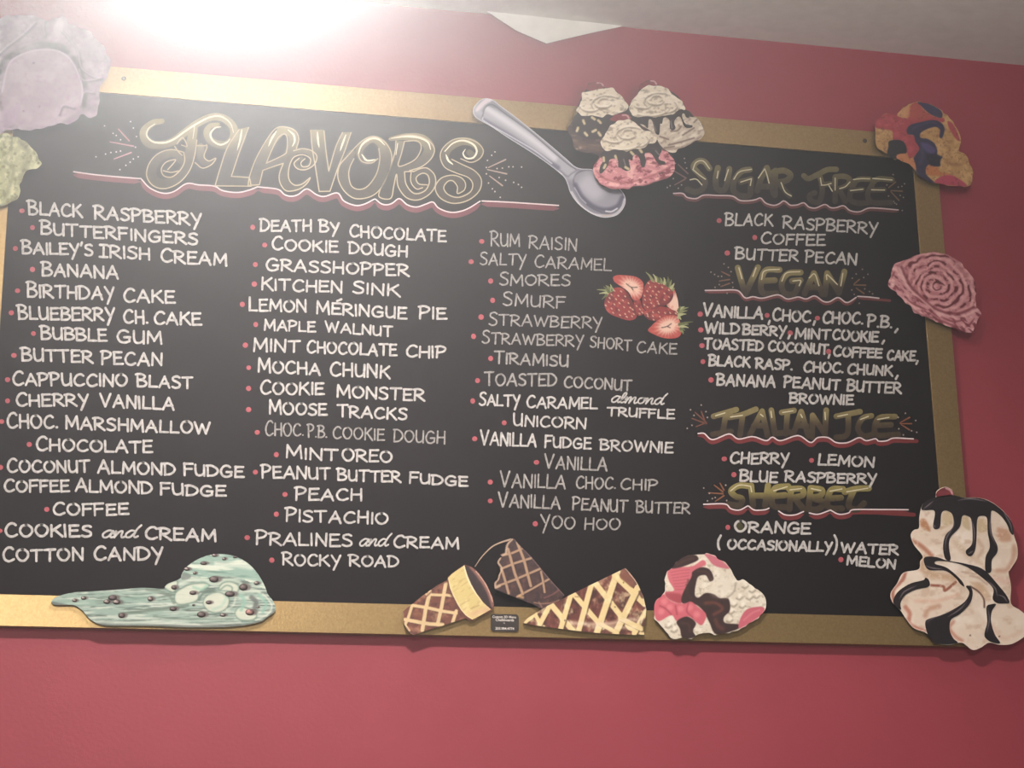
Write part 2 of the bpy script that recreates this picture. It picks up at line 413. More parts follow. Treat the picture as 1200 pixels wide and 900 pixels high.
def word(mb, text, x0, b0, x1, b1, h, wpx, y0, first=1.0, lean=0.0, gap=0.17, jit=1.0):
    """letters fitted between x0 and x1 along a baseline b0 -> b1 (survey px); h = cap height in px"""
    adv = []; X = 0
    for i, ch in enumerate(text):
        s = first if i == 0 else 1.0
        adv.append((X, s)); X += G[ch][0] * (0.92 + 0.08 * s) + gap
    tot = X - gap
    sx = (x1 - x0) / tot
    for i, ch in enumerate(text):
        X, s = adv[i]
        gx = x0 + X * sx; gb = b0 + (b1 - b0) * (X / tot) + rnd.uniform(-.03, .03) * h * jit
        hs = h * s * (1 + rnd.uniform(-.05, .05) * jit); rot = rnd.uniform(-.035, .035) * jit
        sl = (b1 - b0) / (x1 - x0)
        ln = 0.06 - 0.143 * gx / 1090 + lean + rot
        for smooth, pts in G[ch][1]:
            p = cr(pts, 7) if smooth else np.asarray(pts, float)
            u = p[:, 0] * sx * (0.92 + 0.08 * s); v = p[:, 1] * hs
            q = np.stack([gx + u - v * ln * (1 if ln < 0.2 else 1), gb + u * sl - v], 1)
            if not smooth: q = np.stack([np.linspace(q[0, 0], q[1, 0], 4), np.linspace(q[0, 1], q[1, 1], 4)], 1) + np.array([rnd.uniform(-.25, .25), rnd.uniform(-.2, .2)]) * jit
            wv = wpx * (1 + np.array([rnd.uniform(-.12, .12) for _ in range(len(q))]) * jit)
            mb.k += 1
            mb.ribbon(q, wv, y0 - (mb.k % 9) * 0.00007, 0.0006)

CR = {'A': (0, 220, 280 / 1200), 'B': (0, 420, 280 / 1200), 'C': (0, 580, .3), 'D': (270, 240, 280 / 1200), 'E': (270, 440, 290 / 1088),
      'F': (540, 260, 280 / 1200), 'G': (540, 440, 280 / 1200), 'H': (800, 230, 280 / 1200), 'I': (800, 420, .25), 'J': (800, 520, 280 / 1200)}
# (frame, pen px, [bullets], [(word, x0, base0, x1, base1, cap height)], reading)
LINES = [
 ('A', 2.9, [(110, 116)], [('BLACK', 142, 138, 416, 150, 65), ('RASPBERRY', 472, 158, 1015, 192, 64)]),
 ('A', 2.9, [(163, 200)], [('BUTTERFINGERS', 202, 235, 996, 290, 62)]),
 ('A', 2.9, [(77, 305)], [("BAILEY'S", 109, 335, 470, 343, 62), ('iRISH', 497, 352, 757, 365, 62), ('CREAM', 806, 374, 1142, 396, 64)]),
 ('A', 2.9, [(163, 410)], [('BANANA', 209, 444, 596, 460, 65)]),
 ('A', 2.9, [(88, 517)], [('BIRTHDAY', 135, 553, 578, 566, 67), ('CAKE', 619, 574, 880, 583, 65)]),
 ('A', 2.9, [(57, 628)], [('BLUEBERRY', 90, 662, 578, 672, 65), ('CH.', 619, 682, 745, 684, 67), ('CAKE', 772, 686, 1013, 692, 63)]),
 ('A', 2.9, [(168, 732)], [('BUBBLE', 205, 762, 540, 775, 64), ('GUM', 587, 779, 816, 789, 63)]),
 ('A', 2.9, [(70, 842)], [('BUTTER', 107, 872, 468, 882, 63), ('PECAN', 509, 888, 818, 897, 68)]),
 ('B', 2.9, [(38, 107)], [('CAPPUCCINO', 62, 137, 643, 143, 64), ('BLAST', 687, 146, 970, 155, 62)]),
 ('B', 2.9, [(38, 213)], [('CHERRY', 80, 241, 448, 243, 62), ('VANILLA', 502, 245, 876, 262, 65)]),
 ('B', 2.9, [(8, 317)], [('CHOC.', 34, 352, 292, 352, 68), ('MARSHMALLOW', 327, 356, 1058, 383, 63)]),
 ('B', 2.9, [(147, 432)], [('CHOCOLATE', 180, 464, 768, 478, 62)]),
 ('B', 2.9, [(3, 547)], [('COCONUT', 35, 575, 453, 573, 62), ('ALMOND', 489, 578, 883, 588, 63), ('FUDGE', 922, 588, 1226, 602, 60)]),
 ('B', 2.9, [], [('COFFEE', 19, 672, 351, 672, 60), ('ALMOND', 377, 671, 768, 683, 62), ('FUDGE', 804, 686, 1136, 696, 58)]),
 ('B', 2.9, [(235, 758)], [('COFFEE', 264, 790, 648, 788, 60)]),
 ('C', 3.1, [(-1, 140)], [('COOKIES', 19, 165, 360, 165, 49), ('and', 394, 170, 535, 170, 32), ('CREAM', 565, 173, 846, 185, 49)]),
 ('C', 3.1, [], [('COTTON', 10, 262, 328, 259, 50), ('CANDY', 365, 257, 641, 256, 51)]),
 ('D', 2.7, [(112, 113)], [('DEATH', 147, 135, 410, 137, 59), ('BY', 445, 137, 550, 144, 57), ('CHOCOLATE', 597, 163, 1085, 188, 60)]),
 ('D', 2.7, [(172, 202)], [('COOKIE', 207, 228, 543, 242, 59), ('DOUGH', 594, 246, 891, 265, 57)]),
 ('D', 2.7, [(125, 300)], [('GRASSHOPPER', 177, 332, 898, 362, 60)]),
 ('D', 2.7, [(120, 398)], [('KITCHEN', 155, 429, 563, 445, 60), ('SINK', 612, 446, 852, 464, 60)]),
 ('D', 2.7, [(60, 500)], [('LEMON', 92, 535, 385, 542, 62), ('MÉRINGUE', 430, 547, 888, 577, 60), ('PIE', 947, 574, 1088, 577, 60)]),
 ('D', 2.5, [(127, 601)], [('MAPLE', 167, 632, 428, 641, 52), ('WALNUT', 477, 640, 816, 664, 52)]),
 ('D', 2.7, [(75, 705)], [('MINT', 112, 738, 350, 742, 62), ('CHOCOLATE', 382, 745, 838, 762, 61), ('CHIP', 880, 766, 1083, 772, 60)]),
 ('D', 2.7, [(92, 818)], [('MOCHA', 137, 843, 453, 856, 62), ('CHUNK', 499, 862, 803, 874, 66)]),
 ('E', 2.7, [(80, 57)], [('COOKIE', 130, 83, 413, 88, 55), ('MONSTER', 467, 96, 855, 115, 54)]),
 ('E', 2.7, [(80, 150)], [('MOOSE', 169, 170, 426, 178, 54), ('TRACKS', 469, 185, 778, 197, 52)]),
 ('E', 2.0, [(118, 250)], [('CHOC.', 152, 266, 323, 268, 58), ('P.B.', 340, 272, 426, 274, 54), ('COOKIE', 449, 278, 678, 288, 53), ('DOUGH', 717, 293, 945, 303, 54)]),
 ('E', 2.7, [(202, 348)], [('MINT', 242, 365, 474, 378, 52), ('OREO', 490, 377, 713, 385, 52)]),
 ('E', 2.7, [(110, 425)], [('PEANUT', 137, 452, 441, 458, 54), ('BUTTER', 470, 463, 750, 472, 51), ('FUDGE', 785, 475, 1045, 490, 46)]),
 ('E', 2.7, [(240, 523)], [('PEACH', 284, 550, 581, 552, 54)]),
 ('E', 2.7, [(202, 610)], [('PISTACHIO', 242, 643, 695, 655, 54)]),
 ('E', 2.7, [(74, 713)], [('PRALINES', 112, 745, 538, 755, 56), ('and', 562, 753, 690, 753, 36), ('CREAM', 715, 757, 1006, 765, 51)]),
 ('E', 2.6, [(182, 812)], [('ROCKY', 229, 836, 486, 841, 51), ('ROAD', 522, 838, 741, 845, 50)]),
 ('F', 2.0, [(105, 98)], [('RUM', 149, 123, 298, 126, 66), ('RAISIN', 340, 133, 585, 147, 63)]),
 ('F', 2.0, [(52, 200)], [('SALTY', 94, 217, 330, 222, 60), ('CARAMEL', 369, 228, 756, 248, 60)]),
 ('F', 2.1, [(150, 297)], [('SMORES', 192, 318, 551, 325, 57)]),
 ('F', 2.1, [(160, 394)], [('SMURF', 209, 422, 526, 436, 60)]),
 ('F', 2.0, [(102, 478)], [('STRAWBERRY', 139, 520, 712, 538, 58)]),
 ('F', 2.0, [(64, 575)], [('STRAWBERRY', 105, 612, 618, 627, 57), ('SHORT', 647, 630, 858, 648, 56), ('CAKE', 882, 658, 1085, 667, 57)]),
 ('F', 2.3, [(150, 686)], [('TIRAMISU', 167, 712, 541, 729, 58)]),
 ('F', 2.3, [(84, 797)], [('TOASTED', 119, 822, 483, 829, 63), ('COCONUT', 517, 833, 858, 850, 56)]),
 ('G', 2.4, [(60, 128)], [('SALTY', 90, 152, 300, 157, 58), ('CARAMEL', 329, 162, 685, 172, 57), ('almond', 750, 138, 1016, 150, 36), ('TRUFFLE', 733, 205, 1075, 219, 47)]),
 ('G', 2.4, [(218, 238)], [('UNICORN', 262, 252, 630, 270, 55)]),
 ('G', 2.4, [(70, 318)], [('VANILLA', 97, 350, 380, 360, 66), ('FUDGE', 419, 360, 655, 373, 57), ('BROWNIE', 697, 376, 1066, 393, 56)]),
 ('G', 2.2, [(380, 436)], [('VANILLA', 420, 468, 736, 482, 65)]),
 ('G', 2.2, [(148, 535)], [('VANILLA', 197, 563, 526, 569, 69), ('CHOC.', 577, 569, 778, 572, 61), ('CHIP', 800, 573, 988, 580, 56)]),
 ('G', 2.2, [(148, 630)], [('VANILLA', 189, 662, 500, 672, 67), ('PEANUT', 560, 675, 838, 691, 61), ('BUTTER', 879, 690, 1150, 697, 58)]),
 ('G', 2.1, [(374, 745)], [('YOO', 400, 770, 575, 772, 64), ('HOO', 619, 773, 801, 778, 57)]),
 ('H', 2.4, [(183, 122)], [('BLACK', 212, 148, 453, 150, 62), ('RASPBERRY', 502, 163, 980, 192, 60)]),
 ('H', 2.4, [(362, 207)], [('COFFEE', 390, 240, 716, 250, 56)]),
 ('H', 2.5, [(224, 285)], [('BUTTER', 262, 318, 581, 328, 58), ('PECAN', 615, 333, 876, 347, 59)]),
 ('H', 2.8, [(88, 592)], [('VANILLA', 100, 604, 403, 618, 60), (',', 428, 632, 440, 634, 60)]),
 ('H', 2.8, [(424, 598)], [('CHOC', 449, 625, 643, 635, 59), (',', 656, 637, 668, 638, 55)]),
 ('H', 2.8, [(677, 612)], [('CHOC.', 700, 640, 906, 645, 60), ('P.B.', 927, 655, 1052, 665, 58), (',', 1066, 673, 1083, 675, 55)]),
 ('H', 2.8, [(91, 671)], [('WILD', 110, 690, 286, 695, 56), ('BERRY', 299, 697, 522, 704, 50), (',', 528, 704, 540, 706, 50)]),
 ('H', 2.8, [(540, 687)], [('MINT', 562, 717, 743, 722, 52), ('COOKIE', 750, 722, 983, 735, 53), (',', 1000, 731, 1014, 733, 50)]),
 ('H', 2.8, [(97, 750)], [('TOASTED', 105, 768, 406, 778, 54), ('COCONUT', 427, 780, 733, 796, 51), (',', 730, 800, 742, 802, 55)]),
 ('H', 2.8, [(733, 780)], [('COFFEE', 754, 805, 1001, 815, 50), ('CAKE', 1024, 824, 1168, 828, 50), (',', 1172, 832, 1184, 834, 50)]),
 ('I', 2.8, [(95, 15)], [('BLACK', 120, 36, 317, 42, 50), ('RASP.', 340, 49, 515, 57, 49), ('CHOC.', 564, 66, 754, 70, 51), ('CHUNK', 770, 74, 985, 85, 48), (',', 997, 88, 1010, 89, 45)]),
 ('I', 2.8, [(133, 101)], [('BANANA', 157, 128, 435, 138, 54), ('PEANUT', 472, 138, 738, 150, 51), ('BUTTER', 767, 155, 1025, 168, 51)]),
 ('I', 2.8, [], [('BROWNIE', 499, 212, 801, 220, 48)]),
 ('I', 2.8, [(195, 471)], [('CHERRY', 220, 495, 500, 497, 53)]),
 ('I', 2.8, [(604, 478)], [('LEMON', 632, 500, 898, 511, 51)]),
 ('I', 2.8, [(240, 545)], [('BLUE', 265, 577, 445, 584, 50), ('RASPBERRY', 477, 579, 910, 590, 48)]),
 ('J', 3.0, [(227, 420)], [('ORANGE', 257, 444, 643, 457, 56)]),
 ('J', 2.9, [], [('(', 172, 528, 190, 528, 60), ('OCCASIONALLY', 222, 530, 752, 545, 51), (')', 756, 545, 776, 545, 75), ('WATER', 792, 548, 1083, 560, 52)]),
 ('J', 2.9, [(795, 582)], [('MELON', 822, 612, 1070, 631, 50)]),
]
for fr, pen, bullets, words in LINES:
    T = crop(*CR[fr]); k = CR[fr][2]
    pen *= 0.93; mb = MB(); read = ''
    for wi, (tx, x0, b0, x1, b1, h) in enumerate(words):
        p = T([(x0, b0), (x1, b1)])
        script = tx in ('and', 'almond')
        first = 1.0 if (script or tx in '(),' or tx in ('TRUFFLE', 'BROWNIE', 'WATER', 'MELON')) else (1.16 if wi == 0 and fr < 'H' else 1.08)
        word(mb, tx, p[0, 0] + pen * .3, p[0, 1] - pen * .35, p[1, 0] - pen * .3, p[1, 1] - pen * .35, h * k - pen * 0.5, pen * (0.8 if script else 1), BOARD_Y,
             first=first, lean=-0.28 if script else 0.0, gap=0.02 if script else 0.17, jit=0.5 if script else 1.0)
        read += ('' if tx in ',)' else ' ') + tx.replace('i', 'I') if not script else ' ' + tx
    read = read.strip().replace('( ', '(')
    o = mb.build('chalk_lettering', M_THIN if pen < 2.2 else M_CHALK, board)
    o['label'] = 'white hand lettering reading ' + read
    for b in bullets:
        mb = MB(); c = T([b])[0]
        a = np.linspace(0, 2 * np.pi, 14, endpoint=False)
        mb.disc(c, (3.0 + rnd.uniform(-.2, .3), 2.9 + rnd.uniform(-.2, .3)), BOARD_Y, 0.0009, n=14)
        d = mb.build('bullet_dot', M_PINK, o); d['label'] = 'pink bullet dot'
# olive paint inside the O of ORANGE
T = crop(*CR['J']); mb = MB(); mb.disc(T([(285, 418)])[0], (4.6, 5.2), BOARD_Y, 0.0004, color=(62, 58, 24)); d = mb.build('paint_blot', M_CHALKART, board)
d['label'] = 'dark olive blot inside a letter O'

# ------------------------------------------------------------------ headings in gold with underlines and sparks
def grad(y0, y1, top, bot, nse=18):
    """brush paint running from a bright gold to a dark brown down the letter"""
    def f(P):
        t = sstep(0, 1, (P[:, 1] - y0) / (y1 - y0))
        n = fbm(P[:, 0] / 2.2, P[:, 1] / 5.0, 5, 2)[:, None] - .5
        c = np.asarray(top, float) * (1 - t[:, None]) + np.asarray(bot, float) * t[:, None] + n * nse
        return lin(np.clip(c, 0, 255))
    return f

def heading(name, T, k, letters, wpx, y0, y1, top, bot, thin, lab):
    for i, (ch, strokes) in enumerate(letters):
        mb = MB()
        for st in strokes:
            st, smooth = (st[1:], True) if st[0] == 'S' else (st, False)
            p = T(st)
            p = cr(p, 8) if smooth else resample(p, 1.2)
            mb.ribbon(resample(p, 0.9), wpx, BOARD_Y - rnd.uniform(0, .0004), 0.0005, grad(y0, y1, top, bot))
        for st in thin[i] if i < len(thin) else []:
            p = T(st); p = cr(p, 6) if len(p) > 2 else p
            mb.ribbon(p, 1.3, BOARD_Y - 0.0008, 0.0005, (206, 196, 164))
        o = mb.build('heading_letter', M_CHALKART, board); o['label'] = 'gold painted letter %s of the heading %s' % (ch, lab)

def underline(T, whites, red_shift, red_w, red_extra=None, cw=(205, 186, 186), cred=(112, 44, 48)):
    mb = MB()
    for wl in whites:
        p = resample(cr(T(wl), 6), 2.0)
        n = len(p); ww = red_w * np.minimum(1, np.minimum(np.arange(n) + 1, n - np.arange(n)) / 4)
        mb.ribbon(p + np.array([0, red_shift]), ww, BOARD_Y, 0.0004, cred)
        mb.ribbon(p, 1.5, BOARD_Y - 0.0004, 0.0006, cw)
    if red_extra is not None: mb.ribbon(T(red_extra), red_w * .9, BOARD_Y, 0.00025, cred)
    o = mb.build('underline_flourish', M_CHALKART, board); o['label'] = 'scalloped white and red underline'

def sparks(T, rays, dots, cray, cdot):
    mb = MB()
    for r in rays: mb.ribbon(T(r), np.array([1.2, 1.8]), BOARD_Y, 0.0005, cray)
    for d in dots: mb.disc(T([d])[0], 0.95, BOARD_Y, 0.0006, cdot, n=8)
    o = mb.build('spark_burst', M_CHALKART, board); o['label'] = 'little burst of rays and dots beside a heading'

# FLAVORS -- filled shapes with a pale outline, laid out letter by letter
TA, TB, TC = crop(150, 120, .13333), crop(280, 130, .13333), crop(420, 140, .13333)
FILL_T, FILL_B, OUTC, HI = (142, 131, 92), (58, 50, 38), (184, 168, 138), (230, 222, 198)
def flet(ch, fills, polys, outs, his):
    mb = MB(); y0, y1 = 150, 195
    for T, pts, wd in fills:
        p = cr(T(pts), 8); t = np.linspace(0, 1, len(p))
        ww = np.interp(t, np.linspace(0, 1, len(wd)), wd) if not np.isscalar(wd) else wd
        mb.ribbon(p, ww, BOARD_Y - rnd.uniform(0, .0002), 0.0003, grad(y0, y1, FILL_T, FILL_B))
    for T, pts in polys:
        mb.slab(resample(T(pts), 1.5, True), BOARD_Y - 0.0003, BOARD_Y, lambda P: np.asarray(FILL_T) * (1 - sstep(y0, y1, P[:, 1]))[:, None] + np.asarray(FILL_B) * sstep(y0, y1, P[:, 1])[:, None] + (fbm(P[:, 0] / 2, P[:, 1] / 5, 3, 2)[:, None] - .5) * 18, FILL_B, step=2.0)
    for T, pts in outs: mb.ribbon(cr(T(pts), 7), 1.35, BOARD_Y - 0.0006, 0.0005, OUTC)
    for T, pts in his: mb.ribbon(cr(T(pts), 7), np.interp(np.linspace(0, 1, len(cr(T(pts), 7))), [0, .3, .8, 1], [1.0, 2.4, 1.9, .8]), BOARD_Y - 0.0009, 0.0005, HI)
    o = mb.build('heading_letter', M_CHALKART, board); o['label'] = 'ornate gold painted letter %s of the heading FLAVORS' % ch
flet('F', [(TA, [(300, 165), (220, 180), (145, 245), (145, 320), (200, 370), (300, 372), (400, 340), (500, 265), (610, 185), (730, 130), (840, 140), (920, 210), (930, 300), (880, 365), (800, 370), (730, 340), (690, 270), (720, 210), (790, 195)], [6, 9.5, 9.5, 9, 8.5, 9.5, 9.5, 8, 5]),
           (TA, [(575, 240), (560, 330), (545, 450), (505, 570), (430, 670), (330, 715), (240, 690), (210, 610), (250, 510), (330, 455), (420, 450), (460, 510)], [10, 12, 12, 11, 11, 11, 10, 8]),
           (TA, [(640, 390), (640, 470), (670, 530), (740, 520)], [8, 9, 7, 3])], [],
     [(TA, [(605, 330), (585, 470), (540, 600), (450, 705), (330, 757), (225, 735), (165, 650), (185, 540), (265, 450), (380, 415), (490, 438)]),
      (TA, [(490, 438), (497, 520), (455, 600), (385, 655), (315, 645), (293, 585), (335, 525), (415, 503), (400, 535), (350, 590)]),
      (TA, [(310, 600), (375, 615), (440, 603)]), (TA, [(410, 385), (440, 430), (475, 465)]), (TA, [(430, 365), (480, 310), (520, 385), (470, 375)]),
      (TA, [(590, 530), (655, 577), (735, 545), (772, 490), (710, 515), (668, 475), (692, 400), (690, 370)]), (TA, [(600, 380), (690, 380)])],
     [(TA, [(235, 190), (180, 230), (165, 290), (215, 343), (310, 355), (400, 325), (500, 255), (600, 190), (720, 130), (820, 125), (900, 185), (927, 265)]),
      (TA, [(815, 215), (765, 225), (725, 275), (745, 335), (810, 372), (870, 350), (897, 320)]), (TA, [(585, 210), (570, 320)])])
flet('L', [], [(TA, [(970, 235), (1060, 215), (1030, 330), (985, 440), (915, 650), (1072, 660), (1080, 735), (765, 735), (870, 400)])],
     [(TA, [(975, 240), (872, 400), (810, 580), (765, 733)]), (TA, [(765, 733), (1082, 737)]), (TA, [(1082, 737), (1068, 660)]), (TA, [(1068, 660), (908, 650)]), (TA, [(908, 650), (985, 420), (1060, 220)])],
     [(TA, [(1000, 240), (985, 330), (960, 420)])])
flet('A', [(TB, [(135, 640), (165, 530), (215, 400), (290, 270), (370, 180)], [11, 11, 11, 9]), (TB, [(215, 490), (320, 455), (410, 400)], 7), (TB, [(360, 165), (460, 200), (475, 290), (430, 400), (400, 500), (400, 590), (450, 670), (530, 665), (600, 610)], [7, 10, 10, 11, 11, 11, 10, 8, 3]),
           (TB, [(450, 420), (500, 355), (600, 355), (650, 420), (610, 490), (530, 495), (500, 450), (550, 415)], [6, 6, 6, 5, 4])], [],
     [(TB, [(80, 655), (95, 570), (150, 420), (240, 260), (330, 150), (430, 145), (500, 180), (525, 250), (505, 330)]), (TB, [(80, 655), (180, 648)]), (TB, [(180, 648), (210, 522)]), (TB, [(210, 522), (300, 490), (390, 460)]),
      (TB, [(240, 460), (290, 340), (345, 235), (400, 203), (426, 245), (420, 345), (395, 385), (240, 460)]),
      (TB, [(390, 460), (355, 560), (365, 640), (420, 703), (520, 690), (590, 645), (627, 585), (560, 640), (490, 652), (440, 600), (440, 500), (480, 410), (560, 385), (627, 420), (615, 480), (560, 490), (545, 455), (580, 420)]),
      (TB, [(480, 350), (560, 332), (640, 350), (685, 400), (662, 470), (590, 515), (515, 508), (485, 460), (530, 415)])],
     [(TB, [(330, 175), (290, 240), (260, 310)]), (TB, [(430, 165), (480, 210), (490, 265), (470, 310)])])
flet('V', [], [(TB, [(625, 165), (745, 165), (770, 400), (790, 530), (860, 300), (910, 190), (985, 185), (925, 360), (800, 705), (705, 705), (665, 470)])],
     [(TB, [(630, 170), (645, 330), (670, 480), (705, 705)]), (TB, [(705, 708), (800, 706)]), (TB, [(800, 706), (870, 500), (930, 350), (985, 190)]), (TB, [(748, 175), (765, 350), (790, 530)]), (TB, [(790, 530), (850, 320), (910, 190)])],
     [(TB, [(690, 185), (695, 260), (705, 320)]), (TB, [(940, 210), (910, 290), (890, 350)])])
I1 = lambda p: np.asarray(p, float)
flet('O', [(I1, [(412, 180), (403, 196), (404, 214), (413, 226), (425, 228), (438, 219), (448, 204), (452, 187), (449, 171), (438, 163), (427, 168), (421, 178), (427, 189), (437, 190)], [9, 11, 11, 10, 10, 11, 12, 12, 12, 8, 9, 9, 8, 4])], [],
     [(I1, [(408, 182), (398, 194), (396, 208), (402, 222), (412, 231), (422, 233), (435, 230), (445, 222), (454, 206), (459, 188), (457, 175), (449, 165), (438, 160), (426, 164), (416, 173), (409, 181)]),
      (I1, [(414.7, 186), (410, 196), (408.7, 206), (412, 218), (421, 222), (431, 218), (441, 204), (445, 187), (444, 174)]),
      (I1, [(442.7, 186), (435, 191), (424, 189), (420, 180), (424, 170), (433, 164)])],
     [(I1, [(420, 180), (424, 170), (433, 163), (443, 163), (451, 170)]), (I1, [(424, 181), (430, 188), (440, 187)])])
flet('R', [(TC, [(285, 170), (420, 152), (550, 170), (620, 240), (600, 320), (500, 405), (370, 440)], [5, 8, 11, 13, 12, 9, 7]), (TC, [(375, 460), (390, 560), (440, 650), (530, 670), (620, 610), (645, 530), (600, 460), (530, 465), (490, 520), (520, 580), (580, 590)], [8, 9, 9, 9, 8, 8, 7, 6, 5, 3])],
     [(TC, [(330, 190), (405, 190), (360, 400), (335, 490), (290, 690), (195, 690), (185, 640), (260, 470), (310, 330)])],
     [(TC, [(270, 172), (400, 140), (520, 145), (620, 190), (668, 260), (642, 340), (560, 412), (450, 450)]), (TC, [(405, 192), (520, 190), (552, 250), (510, 340), (430, 390), (350, 407), (378, 300), (405, 192)]),
      (TC, [(330, 190), (318, 300), (260, 480), (183, 640), (198, 690), (285, 692), (310, 590), (335, 480), (350, 590), (420, 685), (520, 708), (620, 660), (675, 580), (670, 490), (610, 430), (550, 430), (480, 460)]),
      (TC, [(405, 460), (420, 570), (490, 650), (580, 630), (622, 560), (610, 490), (560, 473), (508, 512), (530, 565), (605, 575)]), (TC, [(405, 460), (480, 455)]), (TC, [(463, 460), (462, 550), (510, 610), (565, 600)])],
     [(TC, [(290, 165), (420, 150), (530, 160), (610, 200), (635, 265)]), (TC, [(345, 210), (330, 310)])])
flet('S', [(TC, [(975, 290), (1035, 330), (1065, 270), (1000, 205), (900, 195), (800, 250), (765, 330), (810, 400), (920, 440), (1010, 490), (1040, 570), (990, 660), (870, 705), (750, 670), (715, 590), (770, 525), (860, 520), (905, 570), (890, 630)], [7, 9, 9, 9, 9, 9, 9, 9, 9, 9, 8, 5])], [],
     [(TC, [(900, 345), (990, 377), (1070, 340), (1097, 270), (1040, 200), (930, 165), (830, 180), (745, 250), (720, 330), (760, 420), (860, 470), (965, 510), (1005, 570), (980, 640), (880, 685), (790, 660), (750, 600), (785, 545), (830, 540), (870, 590), (870, 650), (930, 620), (940, 560), (900, 510), (820, 490), (725, 518), (675, 600), (720, 690), (830, 737), (960, 712), (1060, 630), (1080, 530), (1020, 450), (900, 390), (820, 350)])],
     [(TC, [(760, 280), (830, 210), (920, 185), (1010, 220), (1040, 280), (1010, 335), (950, 340), (920, 300), (940, 262)]), (TC, [(770, 310), (790, 360), (830, 395)])])
w1 = crop(60, 100, .25)([(105, 405), (200, 418), (300, 428), (415, 437)])
w2 = TA([(112, 668), (190, 750), (300, 797), (400, 785), (515, 713), (620, 725), (760, 736), (830, 775), (960, 792), (1060, 772), (1140, 742)])
w3 = TB([(170, 668), (340, 688), (400, 735), (460, 750), (520, 735), (597, 685), (680, 735), (750, 752), (866, 720), (920, 790), (1020, 830), (1100, 820), (1190, 775)])
w4 = TC([(150, 700), (200, 740), (250, 750), (300, 735), (360, 695), (430, 750), (510, 770), (590, 745), (655, 725), (700, 775), (780, 810), (860, 815), (960, 785), (1070, 718)])
w5 = crop(360, 100, .25)([(820, 542), (950, 548), (1178, 563)])
underline(I1, [w1, w2, w3, w4, w5], 3.6, 6.0, cw=(226, 206, 206), cred=(110, 52, 60))
T = crop(0, 0, .25)
sparks(T, [[(555, 605), (605, 660)], [(515, 665), (625, 685)], [(535, 745), (615, 715)]], [(490, 590), (530, 625), (565, 655), (545, 635), (612, 570), (625, 600), (640, 640), (635, 690), (648, 735), (590, 775), (562, 795), (450, 735), (495, 722), (520, 715), (545, 712), (565, 708), (610, 760), (625, 745)], (178, 130, 132), (200, 190, 190))
T = crop(360, 100, .25)
sparks(T, [[(850, 385), (930, 348)], [(845, 395), (935, 415)], [(855, 425), (915, 470)]], [(880, 312), (865, 328), (845, 352), (890, 390), (915, 388), (945, 382), (965, 382), (1005, 383), (900, 432), (930, 445), (968, 455), (990, 465), (1005, 478), (850, 458), (868, 485), (880, 498), (905, 525), (840, 385), (840, 415)], (165, 140, 125), (185, 172, 160))

GT, GB = (112, 101, 66), (54, 43, 30)
T = crop(780, 170, .13333)
heading('SUGAR', T, .13333, [('S', [['S', (385, 205), (345, 150), (290, 140), (245, 190), (290, 250), (345, 315), (325, 385), (260, 412), (190, 390)]]),
  ('U', [['S', (460, 200), (440, 300), (450, 380), (505, 400), (540, 340), (560, 210)]]),
  ('G', [['S', (740, 215), (670, 230), (610, 300), (595, 390), (640, 440), (730, 445), (748, 380), (750, 305)], [(660, 325), (750, 300)]]),
  ('A', [[(805, 400), (840, 290), (890, 200)], [(890, 200), (920, 310), (950, 430)], [(830, 365), (930, 365)]]),
  ('R', [[(965, 225), (960, 440)], ['S', (950, 235), (1040, 225), (1098, 262), (1065, 310), (975, 330)], ['S', (1000, 330), (1040, 390), (1090, 445)]])],
  7.0, 192, 224, GT, GB,
  [[[(240, 215), (268, 152), (330, 140), (387, 208)], [(240, 215), (300, 265), (350, 300)], [(215, 305), (270, 300), (320, 350)]], [[(462, 230), (452, 290)], [(552, 215), (520, 312)]],
   [[(600, 300), (650, 235), (755, 213)], [(660, 325), (755, 295)], [(755, 295), (745, 355)]], [[(872, 210), (890, 260), (910, 335)], [(815, 290), (870, 210)]], [[(1015, 330), (1050, 410), (1105, 448)]]], 'SUGAR FREE')
T2 = crop(920, 180, .13333)
heading('FREE', T2, .13333, [('F', [['S', (165, 195), (205, 220), (290, 182), (370, 142), (450, 138)], ['S', (300, 190), (322, 260), (325, 350), (295, 425), (230, 415), (215, 370), (260, 345)], [(320, 275), (400, 265)]]),
  ('R', [[(440, 210), (440, 420)], ['S', (440, 205), (520, 200), (568, 230), (540, 282), (455, 315)], ['S', (470, 310), (500, 360), (530, 420)]]),
  ('E', [['S', (740, 225), (640, 230), (590, 300), (570, 400), (640, 435), (740, 430)], [(575, 325), (680, 315)]]),
  ('E', [['S', (940, 230), (810, 225), (755, 290), (725, 370), (770, 430), (930, 430)], [(740, 318), (870, 318)]])],
  6.4, 196, 232, GT, GB,
  [[[(318, 278), (360, 275), (405, 262)], [(385, 280), (415, 330)], [(310, 215), (320, 275)]], [[(440, 215), (440, 320)], [(570, 250), (530, 290), (480, 308)]], [[(600, 228), (670, 220), (745, 222)], [(575, 325), (685, 313)]], [[(770, 218), (850, 224), (940, 232)], [(760, 318), (875, 320)]]], 'SUGAR FREE')
us = np.vstack([T([(70, 425), (150, 425), (190, 460), (270, 470), (335, 440), (460, 443), (585, 448), (650, 485), (720, 490), (790, 480), (835, 465), (880, 510), (950, 530), (1000, 515), (1040, 490), (1090, 525)]),
                T2([(60, 455), (110, 450), (165, 432), (210, 470), (270, 478), (350, 447), (400, 475), (450, 475), (515, 458), (570, 500), (650, 512), (730, 480), (820, 480), (995, 495)])])
underline(I1, [us], 2.2, 3.2, cw=(205, 180, 180), cred=(96, 48, 48))
